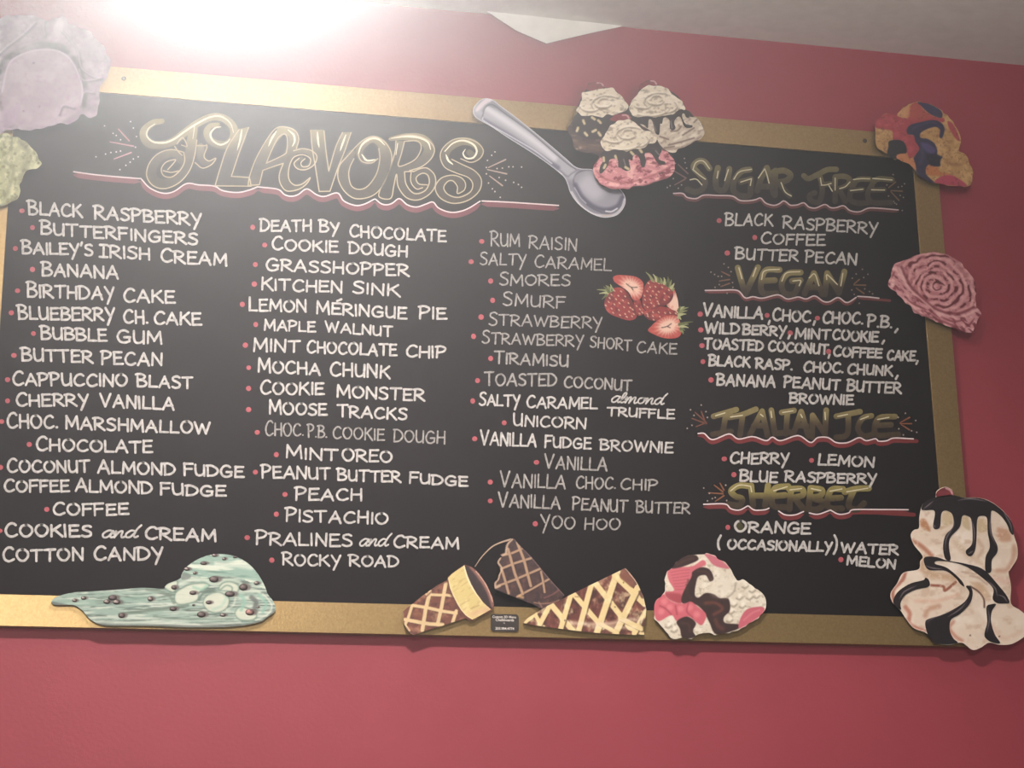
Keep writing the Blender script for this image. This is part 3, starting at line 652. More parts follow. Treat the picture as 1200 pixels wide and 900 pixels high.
sparks(T, [[(110, 170), (195, 250)], [(80, 230), (180, 290)], [(80, 350), (170, 300)]], [(165, 118), (172, 155), (185, 203), (68, 295), (15, 373), (40, 358), (112, 380), (140, 350), (85, 160)], (112, 78, 72), (140, 130, 124))
sparks(T2, [[(910, 300), (970, 250)], [(930, 325), (1030, 330)], [(930, 335), (1000, 410)]], [(950, 185), (935, 215), (895, 275), (995, 295), (1027, 288), (1050, 265), (1012, 368), (1040, 385), (955, 420), (910, 373), (980, 445), (1030, 500), (965, 435)], (112, 82, 52), (130, 118, 108))
T = crop(820, 300, .18333)
heading('VEGAN', T, .18333, [('V', [[(243, 75), (290, 245)], [(290, 245), (372, 72)]]), ('E', [['S', (510, 88), (425, 90), (395, 150), (395, 225), (430, 242), (490, 238)], [(400, 160), (480, 155)]]),
  ('G', [['S', (645, 105), (565, 112), (525, 170), (540, 235), (605, 240), (640, 165)], [(590, 160), (645, 155)]]), ('A', [[(670, 240), (730, 110)], [(730, 110), (785, 245)], [(690, 200), (765, 200)]]), ('N', [[(800, 245), (815, 110)], [(815, 110), (890, 235)], [(890, 235), (925, 100)]])],
  7.0, 322, 340, (124, 112, 70), (56, 43, 28),
  [[[(250, 75), (270, 145)], [(360, 75), (340, 130)]], [[(395, 150), (415, 95), (510, 85)]], [[(525, 160), (555, 108), (640, 100)], [(595, 160), (645, 157), (636, 190)]], [[(700, 140), (735, 115), (762, 190)]], [[(812, 150), (815, 120), (880, 182)], [(915, 110), (902, 190)]]], 'VEGAN')
underline(T, [[(35, 220), (130, 219), (240, 220), (290, 268), (340, 260), (400, 270), (500, 248), (560, 275), (630, 262), (680, 275), (735, 255), (790, 290), (830, 292), (885, 265), (940, 298), (1000, 265)], [(1010, 258), (1080, 262), (1145, 270)]], 2.0, 3.4, [(1090, 272), (1150, 280), (1215, 285)], cred=(104, 46, 46))
sparks(T, [[(140, 100), (190, 125)], [(125, 160), (190, 150)], [(135, 195), (190, 175)]], [(155, 50), (183, 73), (200, 100), (72, 103), (95, 118), (118, 130), (140, 130), (125, 183), (98, 200), (210, 170), (212, 200), (175, 238)], (118, 80, 62), (138, 122, 112))
sparks(T, [[(985, 180), (1020, 150)], [(985, 185), (1060, 187)], [(1000, 205), (1050, 240)]], [(1040, 85), (1075, 117), (1000, 115), (1048, 138), (975, 142), (1055, 210), (1085, 227), (1105, 242), (972, 217), (988, 245), (1020, 302)], (118, 84, 56), (130, 114, 104))
T = crop(800, 465, .24167)
IT = [[(150, 95), (260, 62)], [(210, 80), (195, 172)], [(145, 182), (235, 168)]]
heading('ITALIAN', T, .24167, [('I', IT), ('T', [['S', (225, 100), (285, 88), (355, 60)], [(290, 95), (278, 185)]]), ('A', [[(325, 185), (385, 70)], [(385, 70), (412, 188)], [(345, 140), (400, 140)]]), ('L', [[(430, 65), (447, 178)], [(447, 178), (520, 172)]]),
  ('I', [[(480, 76), (540, 66)], [(508, 75), (500, 180)]]), ('A', [[(535, 185), (575, 72)], [(575, 72), (610, 190)], [(555, 140), (600, 140)]]), ('N', [[(628, 195), (630, 90)], [(630, 90), (690, 182)], [(690, 182), (696, 65)]]),
  ('I', [[(745, 95), (860, 72)], ['S', (803, 85), (802, 165), (785, 192), (745, 196)]]), ('C', [['S', (915, 92), (872, 105), (850, 155), (880, 190), (922, 182)]]), ('E', [['S', (1030, 96), (955, 102), (930, 150), (948, 186), (1045, 182)], [(940, 140), (1010, 136)]])],
  6.6, 482, 502, (130, 117, 74), (60, 45, 28),
  [[[(160, 92), (205, 78)]], [[(232, 98), (290, 90)]], [[(378, 85), (390, 95)]], [[(428, 70), (432, 100)]], [[(485, 76), (535, 68)]], [[(572, 85), (580, 100)]], [[(690, 75), (692, 110)]], [[(752, 95), (800, 85)]], [[(862, 110), (900, 95)]], [[(945, 110), (1000, 100)]]], 'ITALIAN ICE')
underline(T, [[(75, 178), (105, 178), (145, 208), (225, 180), (270, 205), (340, 193), (405, 213), (435, 195), (475, 213), (560, 188), (620, 222), (655, 198), (705, 198), (745, 222), (800, 222), (855, 198), (890, 213), (935, 203), (950, 215), (990, 213), (1025, 200), (1118, 204)]], 3.0, 5.0, [(1050, 213), (1135, 215)], cw=(225, 205, 205), cred=(116, 36, 38))
sparks(T, [[(60, 75), (110, 120)], [(45, 105), (115, 130)], [(65, 145), (115, 125)], [(90, 70), (105, 110)]], [(90, 40), (38, 63), (113, 72), (22, 153), (45, 138), (120, 100), (55, 90)], (112, 66, 48), (160, 145, 135))
sparks(T, [[(1055, 125), (1100, 100)], [(1055, 130), (1110, 130)], [(1060, 135), (1100, 160)]], [(1080, 80), (1045, 100), (1130, 115), (1135, 172), (1048, 155), (1070, 185), (1110, 165)], (128, 76, 50), (160, 145, 135))
T = crop(810, 555, .225)
heading('SHERBET', T, .225, [('S', [['S', (310, 66), (250, 62), (208, 90), (230, 118), (265, 132), (250, 165), (195, 160)]]), ('H', [[(312, 62), (322, 168)], [(400, 62), (385, 168)], [(320, 115), (395, 115)]]), ('E', [['S', (505, 66), (435, 78), (420, 150), (440, 172), (490, 175)], [(430, 118), (490, 112)]]),
  ('R', [[(520, 85), (512, 185)], ['S', (510, 80), (575, 80), (580, 112), (520, 128)], [(540, 130), (588, 188)]]), ('B', [[(622, 75), (610, 185)], ['S', (622, 75), (680, 85), (672, 115), (620, 125)], ['S', (620, 125), (690, 150), (660, 185), (610, 186)]]), ('E', [['S', (790, 80), (730, 85), (708, 150), (725, 180), (785, 182)], [(720, 130), (780, 126)]]),
  ('T', [['S', (800, 96), (855, 80), (925, 76)], ['S', (845, 90), (820, 165), (860, 188), (900, 155)]])],
  7.2, 574, 590, (140, 128, 72), (56, 43, 26),
  [[[(205, 90), (250, 60), (310, 66)]], [[(310, 68), (315, 95)]], [[(430, 90), (500, 68)]], [[(515, 85), (575, 78)]], [[(625, 78), (675, 88)]], [[(722, 92), (785, 80)]], [[(810, 95), (920, 76)]]], 'SHERBET')
underline(T, [[(65, 160), (175, 158), (205, 182), (250, 190), (295, 168)], [(300, 170), (330, 190), (385, 188), (405, 180)], [(455, 195), (490, 215), (540, 215), (585, 198)], [(615, 205), (660, 212), (720, 192)], [(725, 190), (770, 212), (820, 205), (845, 188), (980, 187), (1130, 188)]], 3.2, 5.2, [(900, 198), (1050, 208), (1160, 214)], cw=(225, 205, 205), cred=(112, 38, 40))
sparks(T, [[(120, 60), (165, 95)], [(90, 100), (165, 105)], [(125, 145), (170, 115)], [(150, 50), (170, 85)]], [(65, 75), (95, 103), (85, 142), (110, 130), (125, 125), (180, 60), (185, 140)], (134, 84, 54), (165, 150, 138))
# pale chalk arc above the cones
mb = MB(); p = cr(crop(440, 610, .28333)([(412, 190), (440, 150), (480, 110), (520, 90), (560, 78)]), 8)
mb.ribbon(p, np.linspace(0.8, 2.2, len(p)), BOARD_Y, 0.0006, (178, 152, 130)); o = mb.build('chalk_arc', M_CHALKART, board); o['label'] = 'pale curved chalk line above the cones'

# ------------------------------------------------------------------ painted cutouts mounted on the board
TH = 0.012
FR0 = FRAME_Y - 0.0009                 # they sit on the gold border
def crop_inv(P, T): # survey px -> drawing units of the crop
    o = T(np.zeros((1, 2)))[0]; k = (T(np.array([[1.0, 0]]))[0] - o)[0]
    return (P - o) / k

def panel(name, T, outline, paint, front, back, parent=None, smooth=True, edge=(54, 42, 40), step=1.1, mat=None, n=6, rough=0.0):
    out = cr(outline, n, True) if smooth else np.asarray(outline, float)
    if rough:      # wavy hand-cut edge
        out = resample(out, rough * 1.2, True)
        w = rough * 4.0
        out = out + rough * 2.2 * np.stack([vnoise(out[:, 0] / w, out[:, 1] / w, 5) - .5, vnoise(out[:, 0] / w + 9, out[:, 1] / w + 4, 8) - .5], 1)
    mb = MB(); mb.slab(T(out), front, back, lambda P: paint(crop_inv(P, T)).c, edge, step)
    if parent is None:
        c = np.vstack(mb.v); loc = (c[:, 0].mean(), back, c[:, 2].min())
    else: loc = None
    return mb.build(name, mat or M_ART, parent, loc)

def layer(name, T, outline, paint, front, parent, **kw):
    kw.setdefault('step', 1.0)
    return panel(name, T, outline, paint, front, front + 0.0016, parent, **kw)

GRP = None
# ---- purple scoop, upper left corner
T = crop(0, 0, .25)
PO = [(-30, 640), (-90, 560), (-110, 380), (-70, 180), (0, 85), (60, 70), (130, 72), (180, 86), (215, 92), (262, 88), (292, 76), (320, 104), (360, 124), (420, 150), (470, 196), (508, 255), (518, 310), (508, 350), (480, 385), (462, 410), (466, 470), (455, 520), (440, 548), (412, 552), (385, 538), (350, 570), (320, 588), (285, 580), (240, 592), (190, 602), (100, 610), (40, 612)]
def paint_purple(P):
    p = Paint(P, (160, 142, 156))
    p.noise(60, 50, (188, 172, 182), .45, .8, .8, 1).noise(26, 22, (132, 112, 130), .5, .8, .6, 2).noise(14, 10, (150, 122, 148), .55, .8, .5, 4)
    ball = [(8, 430), (40, 300), (110, 250), (200, 230), (280, 240), (340, 290), (385, 400), (380, 500), (300, 560), (160, 600), (60, 580), (20, 520)]
    p.line([(-60, 420), (0, 330), (40, 270), (110, 240), (200, 222), (290, 236), (350, 290), (395, 400), (390, 490)], 30, (70, 60, 72), 22, .9)
    p.poly([(100, 232), (170, 200), (250, 196), (310, 220), (280, 240), (200, 228)], (84, 82, 84), 18, .95)
    p.poly(ball, (180, 158, 174), 14, .8)
    p.noise(70, 60, (196, 178, 190), .45, .75, .6, 8).noise(20, 18, (166, 130, 160), .55, .8, .5, 9)
    p.line([(10, 430), (42, 302), (110, 252), (200, 232), (280, 242), (340, 292), (384, 400), (380, 500)], 7, (214, 196, 212), 8, .8)
    for l in ([(-40, 300), (30, 230), (70, 200), (120, 160), (170, 110)], [(215, 95), (208, 130), (215, 170)], [(292, 150), (330, 190), (370, 250), (385, 320), (430, 360), (470, 372)], [(375, 330), (392, 380), (440, 380), (480, 370)], [(380, 500), (400, 440), (440, 440)], [(280, 540), (300, 500), (350, 510)]):
        p.line(l, 9, (92, 78, 94), 16, .75)
        p.line([(a - 5, b - 7) for a, b in l], 5, (214, 200, 214), 7, .6)
    p.poly([(0, 530), (60, 500), (90, 490), (80, 560), (30, 600), (-20, 610)], (186, 160, 186), 14, .5)
    p.dots([(155, 295), (160, 296), (110, 520), (185, 500)], 4, (112, 84, 110), 6, .8)
    p.poly([(250, 130), (280, 85), (300, 110), (290, 150), (265, 170)], (214, 206, 208), 16, .6)
    return p
o = panel('ice_cream_scoop_cutout', T, PO, paint_purple, FR0 - TH, FR0, rough=7, step=1.3)
tag(o, 'pale purple ice cream scoop cutout at the upper left corner of the board', 'wall decoration', 'painted dessert cutouts fixed around the board')

# ---- pistachio scoop just under it
PI = [(-60, 660), (0, 634), (40, 628), (100, 660), (150, 690), (180, 738), (196, 774), (150, 790), (115, 808), (98, 860), (88, 905), (76, 935), (50, 955), (0, 972), (-60, 960), (-100, 850), (-90, 720)]
def paint_pist(P):
    p = Paint(P, (178, 178, 130))
    p.noise(30, 34, (210, 208, 164), .45, .7, .9, 3).noise(18, 20, (128, 128, 84), .52, .75, .8, 5).noise(9, 9, (214, 212, 176), .6, .8, .6, 6)
    p.line([(100, 665), (130, 720), (110, 800), (95, 860)], 22, (124, 122, 84), 26, .55).line([(20, 760), (60, 790), (50, 860), (20, 930)], 16, (120, 120, 82), 20, .45)
    p.dots([(120, 690), (180, 765), (120, 830), (25, 690), (70, 720)], 6, (110, 108, 72), 9, .7)
    p.line([(0, 965), (50, 948), (78, 925)], 12, (110, 108, 78), 14, .6)
    return p
o = panel('ice_cream_scoop_cutout', T, PI, paint_pist, FR0 - TH, FR0, rough=7, step=1.2)
tag(o, 'pale green pistachio ice cream cutout at the left edge under the purple scoop', 'wall decoration', 'painted dessert cutouts fixed around the board')

# ---- metal ice cream spade
T = crop(550, 110, .166667)
SP = [(26, 105), (48, 72), (80, 42), (120, 31), (170, 45), (230, 92), (320, 158), (430, 245), (560, 352), (680, 455), (740, 508), (790, 526), (860, 530), (930, 560), (1000, 620), (1070, 680), (1098, 735), (1088, 795), (1045, 848), (985, 868), (920, 866), (840, 832), (760, 768), (710, 695), (690, 635), (660, 580), (560, 498), (430, 408), (270, 308), (150, 228), (60, 178), (30, 145)]
def paint_spade(P):
    p = Paint(P, (132, 130, 142))
    p.line([(60, 110), (240, 190), (440, 330), (620, 470), (720, 560)], 90, (172, 170, 180), 60, .9)
    p.line([(100, 190), (300, 310), (480, 430), (620, 520)], 36, (100, 98, 118), 26, .9)
    p.line([(120, 100), (300, 220), (480, 350), (600, 450)], 40, (204, 202, 208), 40, .9)
    p.line([(90, 120), (120, 80), (180, 95)], 10, (118, 114, 128), 12, .7)
    p.line([(90, 170), (110, 100), (160, 75), (240, 130), (420, 260), (560, 380), (690, 490), (750, 530)], 8, (78, 76, 88), 8, .85)
    p.line([(95, 165), (110, 195), (300, 305), (460, 400), (580, 490)], 7, (222, 220, 226), 7, .85)
    p.line([(640, 540), (690, 580), (720, 560), (770, 530)], 10, (112, 108, 122), 12, .7)
    p.poly([(90, 50), (130, 32), (160, 46), (110, 76), (60, 120), (45, 110)], (216, 200, 206), 14, .9)
    bowl = [(735, 610), (760, 560), (830, 538), (900, 555), (980, 620), (1060, 685), (1082, 730), (1060, 790), (1010, 826), (940, 832), (850, 790), (770, 715)]
    p.line(bowl + bowl[:1], 14, (70, 68, 82), 12, .9)
    p.poly(bowl, (150, 147, 158), 16, 1)
    p.poly([(770, 640), (830, 570), (920, 600), (960, 680), (900, 740), (830, 720)], (190, 186, 196), 80, .7)
    p.line([(745, 640), (790, 720), (870, 790), (960, 815), (1040, 790), (1075, 730)], 28, (78, 74, 98), 30, .85)
    p.line([(960, 825), (1000, 828), (1040, 806)], 9, (224, 222, 226), 8, .9).line([(740, 660), (780, 730), (820, 770)], 8, (202, 200, 208), 8, .7)
    p.line([(720, 690), (780, 780), (860, 838), (940, 855), (1020, 848), (1070, 800), (1090, 740)], 12, (204, 200, 204), 10, .85)
    p.line([(930, 858), (1000, 852)], 8, (186, 158, 140), 10, .7)
    p.line([(620, 545), (650, 565)], 8, (226, 222, 228), 6, .9)
    p.line(SP + SP[:1], 10, (214, 212, 216), 9, .9)
    return p
o = panel('ice_cream_spade_cutout', T, SP, paint_spade, FR0 - 0.012, FR0, step=1.0, edge=(120, 116, 124))
tag(o, 'silver ice cream spade cutout slanting over the top of the board', 'wall decoration', 'painted dessert cutouts fixed around the board')

# ---- cluster of three sundaes
T = crop(640, 80, .166667)
SU = [(216, 320), (172, 390), (152, 440), (185, 500), (200, 565), (260, 588), (330, 600), (372, 622), (340, 672), (334, 740), (380, 820), (460, 845), (540, 848), (640, 832), (700, 826), (800, 790), (870, 762), (905, 715), (900, 650), (880, 610), (860, 592), (930, 572), (980, 550), (1060, 512), (1104, 470), (1108, 420), (1080, 370), (1040, 340), (1010, 305), (978, 288), (970, 255), (930, 200), (860, 150), (800, 124), (778, 100), (742, 82), (690, 95), (662, 130), (640, 185), (606, 225), (580, 262), (545, 225), (515, 182), (470, 145), (404, 132), (395, 110), (365, 98), (300, 104), (285, 140), (258, 180), (235, 235), (220, 280)]
FB = FR0 - 0.012
FS = FB - 0.013
def paint_su_base(P):
    p = Paint(P, (74, 52, 48))
    return p.noise(40, 30, (104, 76, 66), .5, .8, .8, 2)
su = panel('sundae_trio_cutout', T, SU, paint_su_base, FS, FB, step=1.4)
tag(su, 'cutout of three whipped cream sundaes with cherries on the top border', 'wall decoration', 'painted dessert cutouts fixed around the board')
def choc_scoop(P):
    p = Paint(P, (84, 60, 54)); p.noise(60, 18, (122, 92, 82), .5, .75, .9, 3, .1).noise(24, 14, (62, 42, 40), .55, .8, .7, 4)
    return p.line([(200, 520), (260, 545), (330, 560), (390, 560)], 40, (128, 98, 84), 50, .6).dots([(215, 570), (240, 560)], 10, (176, 150, 136), 12, .6)
def van_scoop(P):
    p = Paint(P, (204, 188, 168)); p.noise(60, 24, (226, 214, 196), .45, .75, .9, 3, -.4).noise(22, 14, (164, 140, 122), .55, .8, .8, 4, -.4)
    for l in ([(880, 440), (920, 440), (950, 410)], [(960, 470), (1040, 420)], [(860, 540), (940, 520), (1040, 490)], [(800, 480), (860, 500)], [(1040, 380), (1060, 360)], [(830, 560), (900, 550)]): p.line(l, 10, (112, 82, 70), 9, .8)
    return p.line([(800, 570), (900, 565), (1000, 540), (1090, 480)], 14, (146, 116, 102), 16, .6)
def straw_scoop(P):
    p = Paint(P, (212, 136, 142)); p.noise(70, 30, (234, 178, 174), .45, .7, .95, 3, .05).noise(34, 16, (150, 58, 74), .52, .72, .95, 4, -.1).noise(12, 8, (236, 184, 178), .6, .8, .7, 7)
    p.line([(350, 720), (420, 780), (520, 800), (640, 790), (760, 750), (880, 690)], 14, (160, 70, 80), 18, .6).line([(400, 830), (540, 846), (700, 822), (860, 765)], 14, (142, 62, 72), 16, .7)
    return p.dots([(800, 740), (815, 735), (700, 800)], 7, (84, 40, 46), 6, .9)
def fudge(seed, nuts, hl):
    def f(P):
        p = Paint(P, (58, 44, 44)); p.noise(40, 26, (80, 62, 62), .55, .85, .6, seed)
        for l in hl: p.line(l, 9, (150, 136, 140), 7, .8)
        for (x, y, a) in nuts: p.line([(x - 12 * math.cos(a), y - 12 * math.sin(a)), (x + 12 * math.cos(a), y + 12 * math.sin(a))], 18, (212, 192, 150), 6, .95, False)
        return p
    return f
def cream(seed, cx, cy):
    def f(P):
        p = Paint(P, (222, 208, 186)); p.noise(60, 30, (234, 222, 204), .45, .75, .8, seed).noise(24, 14, (164, 146, 124), .52, .76, .8, seed + 1)
        for (dx, dy, r, a0, a1) in ((0, 0, 60, .2, 3.0), (30, 10, 110, 2.6, 5.4), (-40, 30, 150, .4, 2.2), (60, 40, 90, -.6, 1.4), (-90, 20, 70, .5, 2.6), (10, -10, 40, 2.8, 5.6)):
            t = np.linspace(a0, a1, 8); l = [(cx + dx + r * math.cos(q), cy + dy + r * .55 * math.sin(q)) for q in t]
            p.line(l, 13, (142, 122, 100), 14, .8, True, True); p.line([(x, y - 13) for x, y in l], 9, (244, 236, 222), 10, .6, True, True)
        return p
    return f
def cherry(hl):
    def f(P):
        p = Paint(P, (150, 58, 66)); p.noise(20, 14, (116, 40, 48), .5, .8, .6, 2)
        return p.line(hl, 11, (218, 168, 168), 8, .9)
    return f
L1, L2, L3 = FS - 0.0014, FS - 0.0028, FS - 0.0042
# back left
layer('ice_cream_scoop', T, [(216, 330), (172, 390), (152, 440), (185, 500), (200, 562), (280, 588), (390, 592), (440, 560), (480, 450), (470, 340), (340, 320)], choc_scoop, L1, su, rough=9)['label'] = 'brown chocolate ice cream'
layer('fudge_sauce', T, [(216, 322), (340, 330), (480, 320), (560, 330), (480, 400), (440, 420), (400, 478), (330, 502), (240, 478), (186, 424), (190, 370)], fudge(5, [(265, 378, 1.2), (332, 352, .6), (375, 375, .8), (220, 430, 1.9), (338, 440, -.5), (280, 463, .9), (375, 462, 1.0)], []), L2, su)['label'] = 'dark fudge with nut pieces'
layer('cherry', T, [(286, 150), (288, 125), (310, 103), (365, 99), (400, 110), (402, 140), (350, 160)], cherry([(360, 102), (385, 100), (402, 122)]), L1, su)['label'] = 'red cherry'
layer('whipped_cream', T, [(216, 300), (222, 270), (250, 222), (262, 170), (320, 150), (400, 138), (470, 145), (520, 188), (556, 230), (580, 268), (572, 295), (500, 316), (470, 328), (430, 326), (390, 345), (330, 336), (285, 332), (240, 334)], cream(11, 400, 250), L3, su, rough=9)['label'] = 'cream coloured whipped swirl'
# back right
layer('ice_cream_scoop', T, [(590, 345), (640, 370), (740, 450), (790, 520), (860, 590), (930, 571), (980, 550), (1060, 511), (1103, 470), (1107, 420), (1080, 372), (1020, 340), (960, 290), (760, 340)], van_scoop, L1, su, rough=9)['label'] = 'white vanilla ice cream'
layer('fudge_sauce', T, [(595, 335), (700, 325), (820, 325), (930, 292), (978, 288), (998, 310), (1006, 345), (985, 345), (970, 318), (955, 330), (975, 385), (1010, 398), (1030, 404), (1020, 418), (975, 412), (945, 345), (920, 345), (900, 380), (910, 420), (890, 436), (870, 420), (868, 370), (850, 348), (825, 350), (815, 390), (802, 392), (796, 460), (780, 466), (764, 440), (745, 370), (722, 362), (715, 420), (690, 400), (640, 382)], fudge(6, [], [(745, 375), (765, 430)] and [[(748, 375), (772, 440)], [(876, 372), (885, 420)], [(960, 340), (985, 395)]]), L2, su, step=.8)['label'] = 'dark chocolate sauce running down'
layer('cherry', T, [(650, 140), (672, 104), (742, 84), (776, 98), (786, 124), (740, 140), (690, 150)], cherry([(736, 88), (762, 92), (775, 112)]), L1, su)['label'] = 'red cherry'
layer('whipped_cream', T, [(585, 272), (600, 232), (640, 190), (662, 145), (720, 122), (795, 122), (860, 150), (900, 188), (950, 222), (975, 258), (970, 286), (930, 296), (880, 322), (820, 336), (760, 346), (700, 336), (640, 340), (596, 322)], cream(21, 770, 230), L3, su, rough=9)['label'] = 'cream coloured whipped swirl'
# front
M1, M2, M3 = FS - 0.0056, FS - 0.0070, FS - 0.0084
layer('ice_cream_scoop', T, [(346, 665), (400, 610), (560, 590), (800, 572), (868, 606), (900, 650), (904, 715), (870, 761), (800, 789), (700, 825), (640, 831), (540, 847), (460, 844), (380, 819), (335, 740)], straw_scoop, M1, su, rough=9)['label'] = 'pink strawberry ice cream'
layer('fudge_sauce', T, [(385, 600), (450, 575), (640, 575), (770, 535), (812, 575), (800, 605), (792, 640), (836, 658), (830, 676), (790, 672), (762, 632), (740, 600), (718, 592), (692, 604), (702, 650), (690, 692), (670, 690), (658, 640), (638, 608), (612, 620), (606, 650), (580, 642), (592, 710), (562, 722), (530, 702), (508, 692), (502, 642), (450, 640), (432, 690), (392, 738), (374, 730), (380, 690), (398, 650)], fudge(7, [(405, 640, 1.5), (412, 690, 2.0), (490, 628, 1.3), (605, 598, .8), (665, 580, .9), (568, 702, .5)], [[(545, 640), (560, 690)], [(770, 580), (795, 610)]]), M2, su, step=.8)['label'] = 'dark chocolate sauce with nuts'
layer('cherry', T, [(450, 365), (462, 345), (490, 326), (545, 318), (588, 335), (592, 365), (540, 380)], cherry([(538, 330), (565, 330), (582, 350)]), L3 - 0.0012, su)['label'] = 'red cherry'
layer('whipped_cream', T, [(385, 532), (400, 490), (430, 440), (452, 400), (510, 370), (570, 363), (640, 390), (690, 430), (740, 450), (776, 490), (770, 520), (720, 540), (690, 566), (640, 562), (600, 572), (560, 586), (500, 576), (440, 576), (400, 562)], cream(31, 570, 470), M3, su, rough=9)['label'] = 'cream coloured whipped swirl'

# ---- rainbow scoop on the upper right corner
T = crop(1000, 100, .13333)
RB = [(196, 320), (220, 290), (270, 260), (330, 250), (385, 250), (405, 222), (440, 195), (500, 160), (570, 147), (660, 160), (770, 222), (850, 290), (912, 385), (940, 480), (932, 580), (980, 605), (1020, 680), (1050, 770), (1032, 860), (992, 888), (900, 882), (820, 880), (720, 862), (640, 840), (585, 800), (540, 745), (490, 695), (430, 665), (380, 652), (330, 640), (298, 596), (210, 540), (190, 440), (188, 370)]
def paint_rb(P):
    p = Paint(P, (196, 152, 96))
    p.noise(70, 60, (216, 174, 118), .45, .75, .8, 2).noise(30, 26, (168, 118, 72), .55, .8, .6, 3)
    p.poly([(196, 372), (196, 310), (270, 255), (385, 245), (390, 270), (470, 285), (490, 195), (560, 150), (620, 220), (720, 280), (795, 290), (790, 325), (700, 310), (580, 325), (480, 380), (480, 430), (540, 450), (580, 540), (560, 600), (500, 640), (468, 590), (440, 500), (350, 480), (340, 400)], (184, 68, 78), 12)
    p.poly([(480, 210), (560, 155), (620, 225), (700, 280), (560, 300), (490, 280)], (190, 92, 74), 40, .7)
    p.poly([(400, 240), (480, 180), (500, 190), (480, 290), (400, 265)], (210, 150, 104), 26, .8)
    for q in ((230, 330), (280, 290), (340, 300), (300, 350), (380, 360), (420, 330), (380, 430), (450, 480), (500, 560)):
        p.dots([q], 26, (206, 92, 104), 40, .6)
    p.noise(22, 18, (150, 44, 56), .6, .8, .0, 8)
    p.poly([(830, 315), (880, 345), (935, 470), (912, 482), (860, 410), (835, 360)], (186, 76, 84), 14)
    p.poly([(565, 147), (660, 160), (770, 222), (776, 285), (700, 265), (640, 225), (595, 180)], (66, 60, 100), 8)
    p.poly([(468, 392), (500, 350), (580, 325), (700, 305), (772, 330), (802, 382), (782, 460), (756, 452), (762, 392), (720, 365), (640, 388), (588, 425), (594, 462), (650, 470), (712, 510), (738, 570), (740, 610), (785, 632), (760, 660), (762, 710), (700, 712), (655, 700), (640, 780), (720, 862), (640, 842), (560, 775), (545, 700), (530, 640), (580, 560), (545, 490), (530, 440), (480, 430)], (58, 50, 88), 10)
    p.poly([(590, 510), (650, 510), (720, 560), (700, 600), (640, 580)], (98, 84, 142), 26, .8).line([(600, 560), (610, 620), (590, 680)], 30, (82, 80, 116), 34, .6)
    p.poly([(640, 610), (760, 620), (750, 700), (680, 700)], (36, 32, 54), 26, .8)
    p.line([(520, 380), (600, 345), (700, 325), (770, 370)], 14, (86, 76, 122), 16, .5)
    p.poly([(316, 490), (400, 480), (452, 510), (468, 590), (400, 610), (384, 652), (330, 640), (298, 596), (308, 540)], (44, 38, 52), 10)
    p.poly([(384, 612), (450, 600), (482, 640), (530, 650), (552, 742), (520, 730), (480, 690), (390, 652)], (206, 136, 92), 10)
    p.poly([(380, 655), (440, 668), (500, 705), (548, 750), (600, 810), (640, 842), (560, 700), (545, 740), (480, 690)], (40, 34, 44), 10, .0)
    p.poly([(650, 712), (740, 720), (760, 760), (860, 780), (700, 795), (645, 772)], (204, 124, 72), 16, .9)
    p.line([(820, 680), (900, 700), (960, 690)], 20, (160, 104, 66), 30, .6).line([(800, 620), (900, 640), (990, 720)], 18, (214, 168, 112), 26, .5)
    p.poly([(770, 802), (860, 790), (940, 830), (1000, 885), (900, 884), (720, 860)], (196, 72, 96), 14)
    p.noise(16, 14, (120, 60, 50), .62, .8, .45, 12)
    return p
o = panel('ice_cream_scoop_cutout', T, RB, paint_rb, FR0 - TH, FR0, rough=9, step=0.9)
tag(o, 'red, yellow and blue ice cream scoop cutout on the upper right corner', 'wall decoration', 'painted dessert cutouts fixed around the board')

